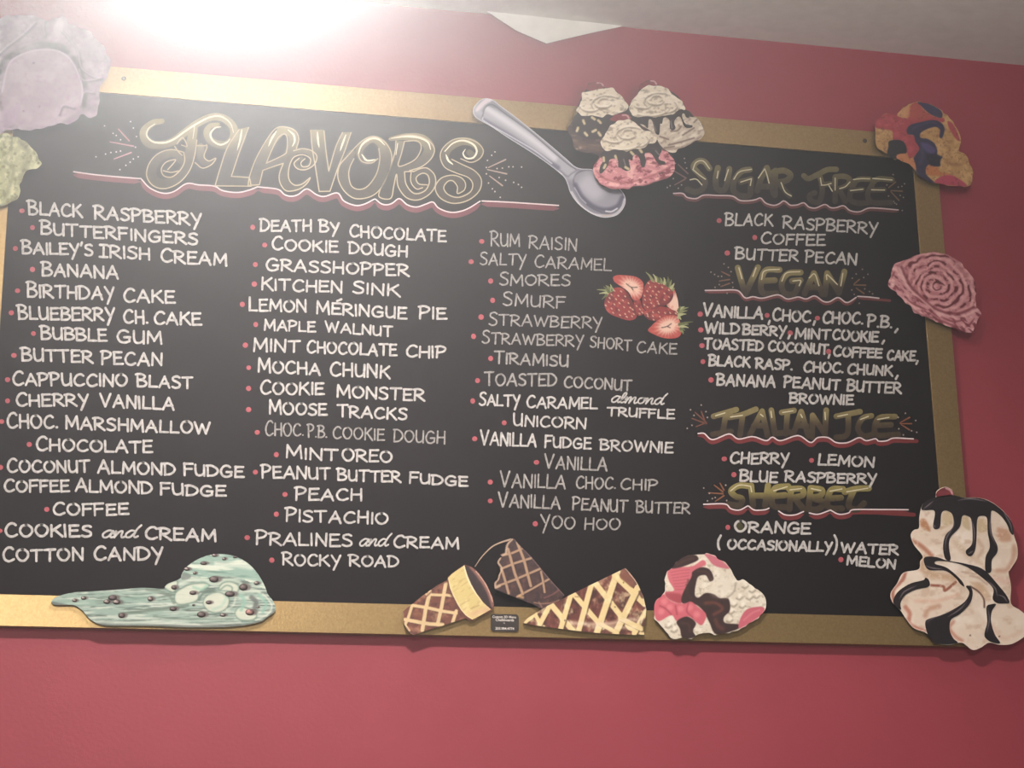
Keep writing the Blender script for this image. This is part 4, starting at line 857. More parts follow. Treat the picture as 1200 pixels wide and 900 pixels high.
# ---- pink rosette scoop on the right border
T = crop(1000, 270, .166667)
RS = [(243, 365), (262, 310), (285, 250), (312, 224), (350, 215), (400, 195), (470, 165), (560, 154), (640, 166), (740, 222), (820, 302), (865, 390), (862, 480), (870, 535), (891, 580), (866, 640), (850, 680), (825, 716), (760, 702), (700, 682), (600, 652), (556, 622), (480, 602), (420, 560), (380, 510), (300, 440), (248, 402)]
def paint_rose(P):
    p = Paint(P, (206, 138, 142)); p.noise(40, 26, (224, 168, 166), .45, .75, .8, 2).noise(18, 10, (180, 100, 108), .55, .8, .7, 3, .5)
    cx, cy = 592, 395
    dx, dy = (P[:, 0] - cx) / 1.08, (P[:, 1] - cy) / .98
    r = np.hypot(dx, dy); th = np.arctan2(dy, dx)
    ring = r + th / (2 * np.pi) * 46
    w = fbm(dx / 70, dy / 70, 4, 2) * 60
    band = np.sin((ring + w) / 46 * 2 * np.pi)
    dash = fbm(th * 4.5 + np.floor(ring / 46) * 3.7, r / 40, 21, 2)
    p.mix((236, 184, 182), .4 * sstep(.2, .9, -band))
    p.mix((122, 40, 52), sstep(.25, .75, band) * sstep(.44, .58, dash) * sstep(12, 30, r))
    p.mix((168, 84, 92), .22 * sstep(.0, .7, band))
    p.line([(560, 395), (565, 375), (590, 362), (620, 372), (645, 388)], 14, (110, 36, 46), 9, .95, True, True)
    p.poly([(525, 300), (545, 284), (575, 296), (560, 304)], (110, 36, 46), 9, .9)
    p.line([(560, 400), (580, 420), (610, 412), (615, 400)], 9, (120, 44, 54), 8, .8)
    band2 = [(340, 260), (370, 330), (410, 400), (480, 470), (560, 540), (660, 580), (760, 580), (850, 540), (900, 600), (840, 730), (600, 680), (420, 600), (220, 420), (230, 300), (300, 215)]
    p.poly(band2, (214, 150, 154), 10, .95)
    m = inside(P, cr(band2, 5, True)); q = Paint(P, (0, 0, 0)); n1 = fbm((P[:, 0] + P[:, 1]) / 70, (P[:, 1] - P[:, 0] * .8) / 22, 31, 3)
    p.mix((142, 52, 66), .9 * m * sstep(.54, .74, n1)); p.mix((238, 190, 186), .8 * m * sstep(.54, .74, 1 - n1))
    p.line([(340, 260), (370, 330), (410, 400), (480, 470), (560, 540), (660, 580), (760, 580), (850, 540)], 16, (140, 52, 64), 18, .8)
    p.line([(330, 280), (365, 370), (430, 450), (520, 520), (580, 570), (680, 605), (780, 600), (870, 560)], 14, (230, 182, 180), 18, .8)
    for l in ([(280, 390), (300, 400)], [(420, 460), (440, 470), (490, 510)], [(380, 490), (430, 520), (520, 560)], [(540, 550), (560, 580), (610, 620)], [(620, 610), (700, 640), (780, 630)], [(790, 680), (820, 660), (850, 620)], [(560, 610), (640, 645), (740, 680)], [(270, 330), (290, 290)]):
        p.line(l, 14, (150, 58, 70), 14, .8, True, True)
    p.dots([(275, 385)], 16, (238, 200, 194), 16, .8)
    p.line([(380, 515), (430, 565), (490, 600), (560, 615)], 14, (130, 60, 68), 16, .5)
    return p
o = panel('ice_cream_scoop_cutout', T, RS, paint_rose, FR0 - TH, FR0, rough=9, step=0.85)
tag(o, 'pink strawberry rosette scoop cutout halfway down the right border', 'wall decoration', 'painted dessert cutouts fixed around the board')

# ---- chocolate swirl sundae at the lower right
T = crop(1000, 560, .2445)
SW = [(314, 240), (316, 190), (330, 130), (360, 108), (392, 96), (400, 62), (440, 43), (474, 60), (480, 82), (530, 94), (600, 95), (660, 114), (720, 160), (760, 215), (770, 275), (786, 330), (785, 385), (752, 440), (744, 455), (756, 520), (756, 602), (800, 635), (850, 680), (858, 725), (818, 762), (760, 796), (700, 800), (650, 790), (610, 814), (570, 824), (520, 790), (460, 800), (390, 790), (352, 745), (290, 720), (250, 672), (225, 635), (190, 600), (178, 555), (210, 505), (240, 455), (312, 438), (320, 400), (332, 375), (290, 320), (275, 275), (290, 250)]
def paint_swirl(P):
    p = Paint(P, (232, 212, 192)); p.noise(80, 70, (242, 228, 212), .45, .75, .8, 2).noise(50, 34, (212, 180, 152), .56, .8, .6, 3)
    tan = (196, 140, 104)
    p.poly([(320, 205), (345, 200), (370, 255), (330, 240)], (196, 128, 84), 14, .8).line([(285, 300), (330, 330), (375, 372)], 20, (196, 122, 92), 18, .8)
    p.line([(420, 240), (470, 215)], 14, (196, 166, 120), 16, .6).poly([(430, 170), (470, 165), (472, 215), (430, 220)], (206, 180, 132), 14, .6).poly([(525, 185), (550, 190), (560, 250), (525, 230)], (200, 172, 124), 14, .6).poly([(595, 205), (630, 200), (640, 250), (600, 260)], (206, 176, 128), 16, .6)
    p.poly([(690, 240), (740, 250), (755, 300), (700, 300)], (210, 152, 118), 22, .7).line([(600, 300), (620, 340), (600, 380)], 16, (206, 170, 140), 22, .6)
    p.line([(770, 330), (765, 390), (735, 440), (690, 445)], 20, (208, 150, 120), 22, .6).line([(480, 300), (540, 360), (600, 400), (630, 430)], 20, (210, 176, 140), 30, .5)
    p.line([(335, 385), (330, 430), (370, 460), (420, 470), (480, 480)], 30, (206, 164, 124), 30, .7).line([(375, 515), (430, 520), (440, 540), (490, 500)], 12, (168, 92, 66), 8, .9)
    p.line([(250, 450), (235, 490), (190, 540), (195, 600)], 16, (188, 110, 86), 14, .85).line([(250, 620), (270, 650), (270, 700), (340, 735)], 18, (204, 124, 100), 16, .8)
    p.line([(345, 660), (360, 630), (410, 615)], 22, (208, 152, 122), 20, .7).line([(300, 590), (400, 590), (500, 560)], 16, (230, 186, 160), 22, .7)
    p.line([(560, 520), (600, 545), (625, 580), (628, 620)], 8, (112, 66, 54), 6, .9).line([(480, 690), (460, 720), (490, 760), (520, 780)], 16, (204, 134, 108), 18, .7)
    p.poly([(560, 500), (620, 510), (660, 570), (640, 590), (600, 540)], (212, 172, 132), 20, .6).line([(680, 480), (740, 500)], 30, (228, 184, 164), 30, .6)
    p.line([(660, 700), (720, 770), (800, 740)], 18, (226, 190, 166), 26, .6).dots([(560, 755), (700, 760)], 4, (130, 84, 70), 5)
    p.line([(560, 470), (600, 480), (640, 510)], 8, (196, 160, 132), 10, .6).line([(520, 450), (590, 460)], 6, (196, 160, 132), 8, .6)
    p.noise(14, 12, (240, 224, 206), .62, .8, .4, 9)
    p.line(SW[26:46], 9, (236, 220, 204), 8, .7)
    return p
sw = panel('sundae_cutout', T, SW, paint_swirl, FR0 - TH, FR0, step=1.0)
tag(sw, 'cream sundae cutout striped with dark chocolate at the lower right corner', 'wall decoration', 'painted dessert cutouts fixed around the board')
def choc(hl):
    def f(P):
        p = Paint(P, (44, 30, 36)); p.noise(40, 30, (60, 42, 48), .5, .85, .6, 3)
        for l in hl: p.line(l, 5, (168, 156, 160), 5, .8, True, True)
        return p
    return f
SL = FR0 - TH - 0.0016
layer('chocolate_sauce', T, [(326, 150), (340, 118), (395, 92), (470, 82), (530, 95), (600, 96), (660, 116), (718, 160), (760, 215), (768, 270), (752, 262), (735, 220), (705, 180), (672, 158), (660, 170), (664, 262), (690, 325), (688, 360), (664, 395), (660, 450), (634, 448), (634, 380), (654, 330), (644, 260), (640, 192), (612, 182), (594, 200), (590, 290), (584, 345), (566, 374), (546, 370), (540, 348), (570, 310), (566, 205), (546, 182), (522, 184), (510, 235), (466, 285), (458, 330), (466, 392), (440, 386), (430, 330), (442, 275), (478, 232), (474, 175), (442, 156), (422, 172), (416, 232), (398, 246), (382, 232), (390, 160), (345, 155)],
      choc([[(335, 150), (360, 130), (385, 110)], [(660, 160), (656, 250), (684, 325)], [(476, 180), (482, 225), (446, 290), (440, 350)], [(566, 195), (580, 260), (575, 320)], [(720, 165), (752, 220), (762, 262)], [(550, 365), (575, 350)], [(385, 225), (392, 240)], [(500, 108), (560, 100), (640, 112)]]), SL, sw, step=.8)['label'] = 'dark chocolate cap running down in drips'
layer('chocolate_sauce', T, [(338, 400), (348, 378), (400, 380), (450, 396), (540, 412), (625, 440), (700, 520), (735, 565), (748, 598), (720, 602), (690, 600), (668, 580), (670, 530), (620, 480), (550, 430), (480, 405), (405, 398), (392, 412), (450, 432), (515, 488), (532, 520), (512, 508), (490, 480), (440, 445), (362, 440)],
      choc([[(345, 420), (380, 432), (430, 438)], [(690, 560), (720, 570), (738, 596)], [(640, 490), (680, 530), (690, 570)]]), SL, sw, step=.8)['label'] = 'dark chocolate ribbon'
layer('chocolate_sauce', T, [(192, 600), (210, 550), (270, 508), (335, 490), (345, 478), (362, 490), (362, 520), (300, 536), (250, 562), (226, 600), (228, 632)], choc([[(222, 580), (245, 545), (300, 518)]]), SL, sw, step=.8)['label'] = 'dark chocolate ribbon'
layer('chocolate_sauce', T, [(345, 690), (372, 672), (420, 658), (480, 630), (535, 592), (556, 550), (540, 520), (560, 520), (572, 550), (560, 600), (512, 652), (468, 680), (462, 730), (480, 770), (500, 790), (450, 798), (390, 790), (355, 745)], choc([[(350, 690), (400, 664), (480, 635)], [(455, 665), (510, 630), (545, 590)]]), SL, sw, step=.8)['label'] = 'dark chocolate pool'
layer('chocolate_sauce', T, [(638, 620), (660, 606), (684, 606), (664, 640), (660, 690), (678, 750), (704, 792), (660, 786), (630, 762), (632, 730), (642, 690)], choc([[(645, 625), (652, 680), (640, 740)]]), SL, sw, step=.8)['label'] = 'dark chocolate ribbon'
layer('cherry', T, [(400, 92), (402, 66), (440, 45), (472, 60), (478, 80), (440, 92)], cherry([(446, 50), (464, 58), (474, 74)]), SL, sw, step=.8)['label'] = 'dark red cherry'

# ---- pink, white and brown scoop on the lower border
T = crop(740, 630, .166667)
NE = [(280, 212), (350, 140), (440, 118), (520, 111), (600, 138), (682, 200), (730, 275), (746, 304), (790, 299), (850, 340), (912, 385), (942, 450), (930, 520), (880, 570), (760, 640), (700, 662), (600, 682), (560, 672), (500, 676), (450, 692), (420, 712), (360, 708), (290, 716), (230, 640), (168, 580), (155, 510), (170, 450), (225, 398), (235, 370), (230, 310), (248, 250)]
def paint_nea(P):
    W, PK, BR = (218, 206, 186), (214, 112, 122), (72, 44, 40)
    p = Paint(P, W); p.noise(40, 34, (230, 222, 206), .45, .75, .8, 2).noise(22, 18, (176, 162, 136), .56, .8, .6, 3)
    for (x, y) in ((800, 340), (760, 420), (720, 470), (830, 420), (880, 410), (700, 520), (780, 480), (690, 580), (850, 370), (260, 620), (300, 650)):
        p.line([(x - 20, y + 8), (x, y + 16), (x + 20, y)], 12, (146, 130, 106), 14, .6); p.dots([(x + 4, y - 12)], 14, (238, 230, 214), 18, .7)
    p.poly([(258, 230), (330, 210), (430, 200), (500, 158), (522, 190), (445, 232), (425, 285), (372, 372), (352, 462), (262, 432), (238, 385), (300, 370), (262, 300)], PK, 10)
    for k in range(7): p.line([(275 + 6 * k, 245 + 20 * k), (340 + 4 * k, 232 + 22 * k), (410 - 4 * k, 225 + 22 * k)], 5, (182, 72, 88), 6, .6)
    p.poly([(240, 390), (350, 400), (345, 460), (262, 432)], (170, 62, 72), 24, .7)
    p.poly([(512, 112), (600, 138), (690, 215), (620, 210), (570, 188), (540, 150)], (206, 116, 128), 10)
    p.poly([(280, 212), (350, 140), (440, 120), (470, 155), (400, 190), (330, 212)], BR, 10).line([(320, 190), (380, 160), (440, 145)], 14, (104, 66, 56), 16, .6)
    p.poly([(420, 280), (430, 240), (490, 209), (550, 225), (578, 290), (550, 307), (522, 265), (470, 275), (452, 330), (445, 400), (470, 422), (520, 390), (580, 398), (620, 425), (682, 430), (692, 510), (650, 560), (660, 600), (752, 610), (748, 642), (600, 682), (550, 600), (530, 560), (500, 510), (450, 470), (360, 462), (358, 400)], BR, 10)
    p.line([(520, 460), (590, 460), (640, 500), (580, 540)], 22, (132, 74, 60), 24, .8).line([(590, 580), (610, 620), (640, 640)], 30, (122, 70, 60), 30, .7).line([(400, 300), (390, 380), (420, 430)], 16, (98, 62, 54), 18, .6).line([(470, 235), (530, 245), (560, 290)], 12, (104, 68, 58), 14, .6)
    for k in range(6): p.line([(380 + k * 2, 330 + k * 18), (430, 335 + k * 14)], 4, (50, 28, 28), 5, .6)
    p.poly([(168, 450), (225, 398), (252, 430), (310, 460), (370, 464), (420, 450), (470, 490), (520, 530), (522, 570), (492, 616), (450, 590), (400, 555), (320, 586), (280, 545), (190, 587), (156, 520)], (214, 104, 116), 10)
    p.dots([(230, 450), (345, 500), (410, 490), (460, 540), (210, 520), (270, 490)], 22, (232, 142, 146), 30, .7).line([(200, 480), (240, 500), (280, 540)], 10, (176, 66, 80), 12, .7).line([(310, 480), (320, 540)], 10, (176, 66, 80), 12, .7).line([(400, 460), (390, 520), (430, 560)], 10, (176, 66, 80), 12, .7)
    p.poly([(318, 590), (390, 555), (452, 600), (432, 655), (450, 700), (362, 708), (340, 640)], BR, 10).line([(350, 600), (400, 610), (410, 660)], 18, (104, 64, 56), 20, .6)
    p.poly([(770, 560), (820, 500), (922, 488), (930, 522), (880, 570), (770, 636), (752, 622)], (210, 104, 118), 10).line([(790, 580), (850, 530), (900, 510)], 12, (228, 146, 150), 14, .6)
    p.poly([(575, 300), (680, 260), (735, 330), (690, 410), (620, 420), (560, 390)], (226, 216, 200), 60, .5)
    p.line([(735, 320), (720, 380), (670, 425)], 12, (158, 144, 124), 14, .6)
    return p
o = panel('ice_cream_scoop_cutout', T, NE, paint_nea, FR0 - TH, FR0, rough=9, step=0.9)
tag(o, 'pink, white and brown ice cream scoop cutout right of the waffle cones', 'wall decoration', 'painted dessert cutouts fixed around the board')

# ---- melting mint scoop on the lower border
I0 = lambda p: np.asarray(p, float)
K1, K2 = crop(40, 640, .13333), crop(180, 640, .13333)
MI = np.vstack([K1([(152, 485), (200, 445), (350, 406), (550, 395), (750, 381), (950, 366), (1130, 374)]), K2([(100, 355), (130, 328), (230, 288), (250, 240), (300, 172), (400, 110), (500, 76), (600, 68), (700, 85), (800, 130), (880, 198), (940, 280), (985, 370), (1002, 420), (1050, 482), (1072, 540), (1060, 580), (1000, 622), (960, 655), (880, 680), (760, 700), (600, 711), (300, 713), (0, 702)]), K1([(900, 700), (650, 698), (560, 680), (490, 640), (430, 572), (380, 532), (330, 516), (190, 515), (158, 502)])])
CHIPS = [(K1, x, y, rx_, ry_, c) for x, y, rx_, ry_, c in ((356, 476, 22, 15, 1), (435, 455, 24, 15, 1), (690, 452, 38, 24, 0), (640, 487, 30, 20, 1), (725, 490, 34, 22, 1), (1022, 462, 26, 22, 1), (770, 608, 30, 24, 0))] + \
        [(K2, x, y, rx_, ry_, c) for x, y, rx_, ry_, c in ((180, 362, 26, 20, 0), (345, 410, 30, 18, 0), (440, 150, 30, 16, 0), (292, 200, 26, 16, 1), (362, 236, 17, 13, 1), (535, 80, 24, 13, 1), (620, 110, 19, 14, 1), (530, 290, 42, 28, 0), (790, 360, 38, 30, 0), (905, 324, 24, 16, 1), (670, 420, 44, 24, 0), (484, 494, 26, 16, 0), (172, 550, 32, 20, 0), (420, 600, 38, 26, 0), (608, 604, 26, 16, 1), (846, 580, 40, 28, 2), (917, 536, 12, 9, 1), (718, 96, 20, 9, 0), (350, 518, 12, 8, 0))]
def paint_mint(P):
    p = Paint(P, (150, 184, 164))
    q = crop_inv(P, K2); body = q[:, 0] > 90
    s = Paint(q, (150, 172, 158)); s.noise(220, 14, (192, 200, 186), .42, .7, .95, 3, -.02).noise(160, 12, (98, 118, 106), .5, .74, .9, 5, -.03).noise(120, 9, (206, 212, 194), .6, .8, .6, 7)
    s.line([(-1000, 520), (-700, 505), (-300, 470), (0, 440)], 40, (136, 168, 152), 50, .5).line([(-300, 600), (0, 560), (160, 545), (300, 520)], 26, (112, 128, 112), 20, .7).line([(-800, 660), (-400, 670), (0, 672), (400, 690), (760, 670)], 22, (206, 208, 194), 20, .6)
    s.line([(-980, 500), (-860, 505), (-720, 545), (-640, 640), (-500, 690), (0, 697), (400, 708), (760, 695)], 22, (104, 108, 102), 20, .75)
    s.line([(0, 620), (200, 640), (400, 640), (700, 640)], 16, (120, 140, 122), 18, .6).line([(-60, 380), (60, 400), (140, 440), (180, 500)], 24, (118, 134, 116), 22, .7)
    dome = [(240, 290), (255, 240), (300, 175), (400, 112), (500, 78), (600, 70), (700, 88), (800, 132), (880, 200), (940, 282), (985, 375), (880, 330), (720, 270), (560, 262), (440, 280), (340, 262)]
    s.poly(dome, (150, 176, 160), 10); m = inside(q, cr(dome, 5, True))
    d = Paint(q, (146, 176, 160)); d.noise(260, 16, (206, 212, 194), .42, .66, .95, 13, .06).noise(200, 14, (104, 138, 122), .52, .78, .7, 15, .04); s.c[m] = d.c[m]
    s.line([(550, 155), (700, 165), (860, 190)], 34, (212, 214, 198), 36, .7).poly([(245, 290), (258, 235), (300, 240), (330, 265), (300, 292)], (118, 124, 116), 14, .7)
    lobes = [[(190, 470), (200, 410), (260, 370), (330, 340), (440, 330), (480, 350), (400, 400), (380, 470), (300, 500), (220, 505)], [(440, 500), (470, 440), (560, 410), (620, 430), (660, 470), (640, 540), (560, 580), (480, 560)], [(720, 590), (760, 540), (840, 560), (900, 610), (860, 645), (760, 640)], [(100, 360), (140, 325), (200, 310), (200, 350), (170, 400)], [(580, 380), (610, 330), (680, 320), (740, 350), (730, 400), (660, 390)]]
    s.line([(230, 330), (330, 300), (440, 290), (500, 330), (560, 340), (620, 300), (740, 310), (800, 360), (920, 400), (960, 470)], 26, (196, 206, 188), 24, .7)
    for l in lobes: s.line(l + l[:1], 24, (108, 136, 118), 20, .7); s.poly(l, (202, 206, 186), 14, .9)
    s.line([(400, 470), (430, 420), (500, 405)], 18, (96, 122, 108), 12, .8).line([(590, 380), (640, 345), (690, 365), (680, 420)], 14, (110, 140, 120), 12, .7).line([(860, 450), (900, 490), (890, 540)], 40, (104, 110, 104), 24, .8).line([(760, 430), (800, 480), (770, 560)], 26, (140, 186, 166), 26, .8).line([(930, 430), (990, 500), (960, 580)], 26, (138, 184, 166), 26, .8)
    s.line([(960, 420), (1000, 460), (1040, 530), (1000, 600), (900, 650)], 14, (212, 214, 198), 14, .7).line([(640, 560), (700, 520), (720, 450)], 18, (204, 210, 192), 16, .6).line([(350, 360), (420, 380), (470, 345)], 22, (142, 190, 166), 24, .7).line([(520, 560), (600, 520), (640, 450)], 20, (160, 196, 174), 24, .6)
    s.line([(630, 700), (780, 690), (900, 672), (980, 640), (1060, 570)], 14, (100, 102, 96), 12, .7)
    p.c = s.c
    for T_, x, y, a, b, c in CHIPS:   # smudge of chocolate trailing each chip
        pt = T_([(x, y)])[0]; k = .13333
        dd = np.hypot((P[:, 0] - pt[0] - a * k * .5) / (a * k * 1.5), (P[:, 1] - pt[1]) / (b * k * 1.25)); p.mix((104, 92, 86), .75 * (1 - sstep(.6, 1.05, dd)))
    return p
mi = panel('ice_cream_scoop_cutout', I0, MI, paint_mint, FR0 - TH, FR0, smooth=True, n=4, step=1.0, edge=(60, 54, 52))
tag(mi, 'melting mint green scoop cutout with chocolate chips on the lower border', 'wall decoration', 'painted dessert cutouts fixed around the board')
for T_, x, y, a, b, c in CHIPS:
    mb = MB(); pt = T_([(x, y)])[0]; k = .13333
    base = (62, 46, 45) if c != 2 else (92, 66, 62); hl = (196, 184, 174)
    def cc(q, pt=pt, a=a, b=b, base=base, c=c):
        d = np.hypot((q[:, 0] - pt[0] + a * k * .35) / (a * k * .62), (q[:, 1] - pt[1] + b * k * .2) / (b * k * .7))
        t = (1 - sstep(.5, 1.0, d))[:, None] * (.9 if c else .45)
        return lin(np.asarray(base) * (1 - t) + np.asarray(hl if c != 2 else (206, 150, 140)) * t)
    mb.disc(pt, (a * k, b * k), FR0 - TH, 0.0010, cc, n=16, dome=0.0016)
    mb.build('chocolate_chip', M_ART, mi, smooth=True)['label'] = 'dark chocolate chip'

# ---- cake cone, lying
T = crop(460, 640, .13333)
CB, CE = (218, 190, 142), (132, 74, 56)
CO = [(92, 575), (120, 548), (160, 520), (270, 430), (400, 340), (480, 300), (488, 266), (560, 214), (632, 163), (690, 180), (730, 208), (765, 245), (830, 340), (880, 450), (892, 520), (888, 548), (865, 572), (780, 614), (706, 656), (665, 648), (640, 632), (440, 700), (300, 740), (240, 762), (180, 782), (130, 740), (104, 690), (94, 630)]
def waffle(lines, cells, base, wline, cell, seed, dark):
    def f(P):
        p = Paint(P, cell); p.noise(40, 30, dark, .45, .75, .8, seed).noise(26, 40, (170, 104, 78), .55, .8, .6, seed + 2)
        for l, w in lines: p.line([(a + 6, b + 8) for a, b in l], w, dark, 10, .7, False)
        for l, w in lines: p.line(l, w, base, 7, 1, False)
        p.noise(40, 40, tuple(np.asarray(base) * .9), .55, .8, .35, seed + 4)
        return p
    return f
CL = [([(70, 690), (200, 640 - 30), (330, 530), (330, 530)], 0)]
rows = [([(170, 520), (300, 540), (430, 570), (560, 590)], 28), ([(300, 425), (400, 430), (480, 430), (530, 440)], 24), ([(110, 645), (240, 670), (330, 685), (440, 690)], 32), ([(120, 700), (150, 740)], 16)]
colsv = [([(330, 400), (290, 560), (262, 740)], 34), ([(468, 330), (430, 540), (395, 690)], 32), ([(170, 530), (135, 640), (110, 690)], 26), ([(560, 570), (530, 665)], 30)]
def paint_cake(P):
    p = waffle([x for x in rows + colsv], None, CB, 28, CE, 4, (98, 52, 44))(P)
    p.line([(300, 440), (400, 350), (480, 310)], 12, (112, 62, 56), 12, .7).line([(500, 330), (520, 420), (570, 520), (640, 620)], 26, (112, 60, 52), 26, .7)
    p.line([(92, 580), (100, 690), (140, 750), (180, 780)], 10, (196, 150, 124), 10, .7)
    p.line([(150, 720), (190, 740), (230, 740)], 30, (196, 140, 110), 30, .5).line([(200, 590), (250, 600)], 30, (176, 112, 70), 40, .6)
    return p
o = panel('cake_cone_cutout', T, CO, paint_cake, FR0 - TH, FR0, smooth=False, step=0.85)
tag(o, 'empty lying cake cone cutout with a yellow rim on the lower border', 'wall decoration', 'painted dessert cutouts fixed around the board')
RIMO = [(488, 280), (520, 245), (632, 168), (640, 200), (662, 270), (690, 335), (740, 420), (800, 500), (865, 556), (790, 600), (702, 646), (665, 625), (640, 606), (600, 560), (570, 510), (530, 430), (505, 370)]
def paint_rim(P):
    p = Paint(P, (214, 192, 126)); p.noise(60, 60, (228, 208, 150), .45, .75, .7, 2).noise(70, 14, (188, 150, 96), .6, .85, .5, 3, -.6)
    p.line([(632, 170), (655, 260), (690, 340), (745, 425), (865, 556)], 16, (236, 222, 190), 14, .9).line([(700, 600), (780, 570), (860, 550)], 50, (216, 174, 136), 50, .7).line([(690, 550), (760, 520)], 10, (180, 140, 96), 12, .6)
    return p.line([(490, 285), (510, 370), (540, 440), (600, 550), (650, 612), (700, 640)], 14, (230, 206, 162), 14, .7)
layer('cone_rim', T, RIMO, paint_rim, FR0 - TH - 0.0014, o, smooth=False, step=.85)['label'] = 'pale yellow cone rim'
OPO = [(640, 170), (690, 184), (730, 212), (765, 250), (830, 345), (876, 450), (886, 520), (880, 546), (865, 552), (800, 490), (745, 415), (695, 330), (665, 262), (645, 205)]
def paint_open(P):
    p = Paint(P, (62, 40, 42)); p.noise(40, 60, (84, 54, 50), .5, .8, .7, 3)
    p.line([(690, 186), (735, 240), (800, 330), (850, 430), (880, 530)], 26, (176, 116, 100), 24, .8); return p.line([(735, 222), (800, 305), (850, 400), (882, 490)], 10, (226, 186, 162), 9, .95)
layer('cone_opening', T, OPO, paint_open, FR0 - TH - 0.0014, o, smooth=False, step=.85)['label'] = 'dark brown hollow of the cone'

# ---- dark waffle cone behind
T = crop(550, 620, .13333)
WC = [(375, 82), (396, 86), (430, 130), (550, 250), (700, 430), (835, 580), (800, 640), (720, 690), (640, 704), (560, 662), (380, 592), (222, 526), (216, 470), (246, 448), (256, 410), (274, 370), (258, 325), (242, 296), (258, 262), (290, 240), (268, 222), (310, 205), (318, 140), (348, 104)]
def paint_wc(P):
    base, cell, dark = (186, 150, 118), (84, 54, 52), (60, 38, 40)
    p = Paint(P, cell); p.noise(40, 40, dark, .45, .75, .8, 3).noise(30, 50, (118, 76, 66), .58, .8, .7, 5)
    for l, w in (([(300, 230), (380, 210), (460, 175)], 20), ([(280, 350), (400, 300), (545, 255)], 20), ([(235, 505), (400, 445), (620, 350)], 20), ([(420, 595), (560, 520), (700, 440)], 18),
                 ([(340, 175), (400, 390), (470, 570)], 24), ([(420, 115), (480, 270), (540, 500)], 24), ([(285, 355), (320, 470), (345, 565)], 22), ([(630, 375), (648, 460), (662, 555)], 18)):
        p.line([(a + 5, b + 7) for a, b in l], w, dark, 8, .7, False); p.line(l, w, base, 8, .95, False)
    p.line([(378, 90), (340, 130), (325, 180), (320, 215), (280, 235), (270, 260), (255, 295), (285, 345), (265, 400), (255, 440), (232, 470), (230, 515), (270, 500)], 16, (200, 172, 142), 9, .9)
    p.line([(396, 90), (550, 256), (700, 436), (832, 580)], 8, (142, 116, 118), 7, .8).line([(660, 605), (740, 570), (790, 530)], 14, (150, 96, 92), 12, .7).line([(440, 590), (470, 600)], 24, (206, 166, 112), 22, .8).line([(570, 645), (630, 655), (720, 650), (790, 625)], 10, (176, 136, 110), 9, .8).line([(610, 640), (640, 690)], 10, (176, 136, 110), 9, .7)
    return p
o = panel('waffle_cone_cutout', T, WC, paint_wc, FR0 - 0.010, FR0, smooth=False, step=0.85, edge=(72, 46, 40))
tag(o, 'dark brown waffle cone cutout standing between the two light cones', 'wall decoration', 'painted dessert cutouts fixed around the board')

# ---- light waffle cone in front
T = crop(610, 650, .13333)
WL = [(25, 600), (60, 560), (130, 515), (240, 448), (370, 388), (500, 322), (760, 196), (920, 118), (960, 160), (1000, 210), (1032, 262), (1080, 370), (1105, 480), (1100, 580), (1078, 650), (1088, 702), (1000, 706), (700, 690), (540, 675), (300, 645), (120, 620)]
def paint_wl(P):
    base, cell, dark = (228, 204, 148), (124, 66, 54), (86, 46, 40)
    p = Paint(P, cell); p.noise(50, 50, dark, .42, .72, .85, 3).noise(36, 60, (164, 92, 76), .55, .8, .7, 5)
    for l, w in (([(40, 590), (130, 520)], 40), ([(130, 530), (170, 600), (200, 640)], 36), ([(260, 440), (170, 610)], 44), ([(270, 440), (470, 680)], 50), ([(440, 360), (350, 660)], 46), ([(470, 350), (720, 640)], 46), ([(620, 270), (510, 670)], 48), ([(650, 240), (960, 640), (1080, 690)], 50),
                 ([(850, 150), (670, 690)], 56), ([(830, 180), (1090, 430)], 56), ([(1030, 290), (830, 700)], 56), ([(1100, 500), (1000, 690)], 46), ([(880, 560), (1060, 650)], 46), ([(690, 600), (850, 690)], 36)):
        p.line([(a + 10, b + 8) for a, b in l], w, dark, 12, .7, False)
        p.line(l, w, base, 8, 1, False)
    p.noise(50, 50, (240, 224, 176), .5, .8, .6, 7)
    p.line([(440, 600), (600, 610), (760, 610), (960, 570), (1050, 580)], 34, (232, 214, 186), 40, .65).line([(640, 640), (800, 640), (1000, 640)], 30, (238, 222, 186), 40, .6)
    p.poly([(870, 190), (910, 130), (1000, 240), (985, 290), (930, 250)], (146, 92, 74), 12, .9).poly([(1036, 330), (1050, 320), (1080, 380), (1060, 380)], (120, 80, 66), 10, .8)
    p.line([(1070, 600), (1100, 580), (1095, 640)], 40, (112, 72, 58), 26, .7).line([(1100, 480), (1060, 600)], 10, (238, 224, 190), 8, .8)
    p.line([(925, 122), (1035, 265), (1085, 375), (1106, 480)], 10, (226, 204, 180), 8, .9)
    p.dots([(905, 245), (830, 460), (390, 578), (905, 620)], 6, (84, 58, 44), 6, .9).line([(480, 368), (510, 372)], 9, (160, 124, 84), 8, .8)
    return p
o = panel('waffle_cone_cutout', T, WL, paint_wl, FR0 - TH, FR0, smooth=False, step=0.85, edge=(72, 52, 40))
tag(o, 'light tan waffle cone cutout pointing left on the lower border', 'wall decoration', 'painted dessert cutouts fixed around the board')

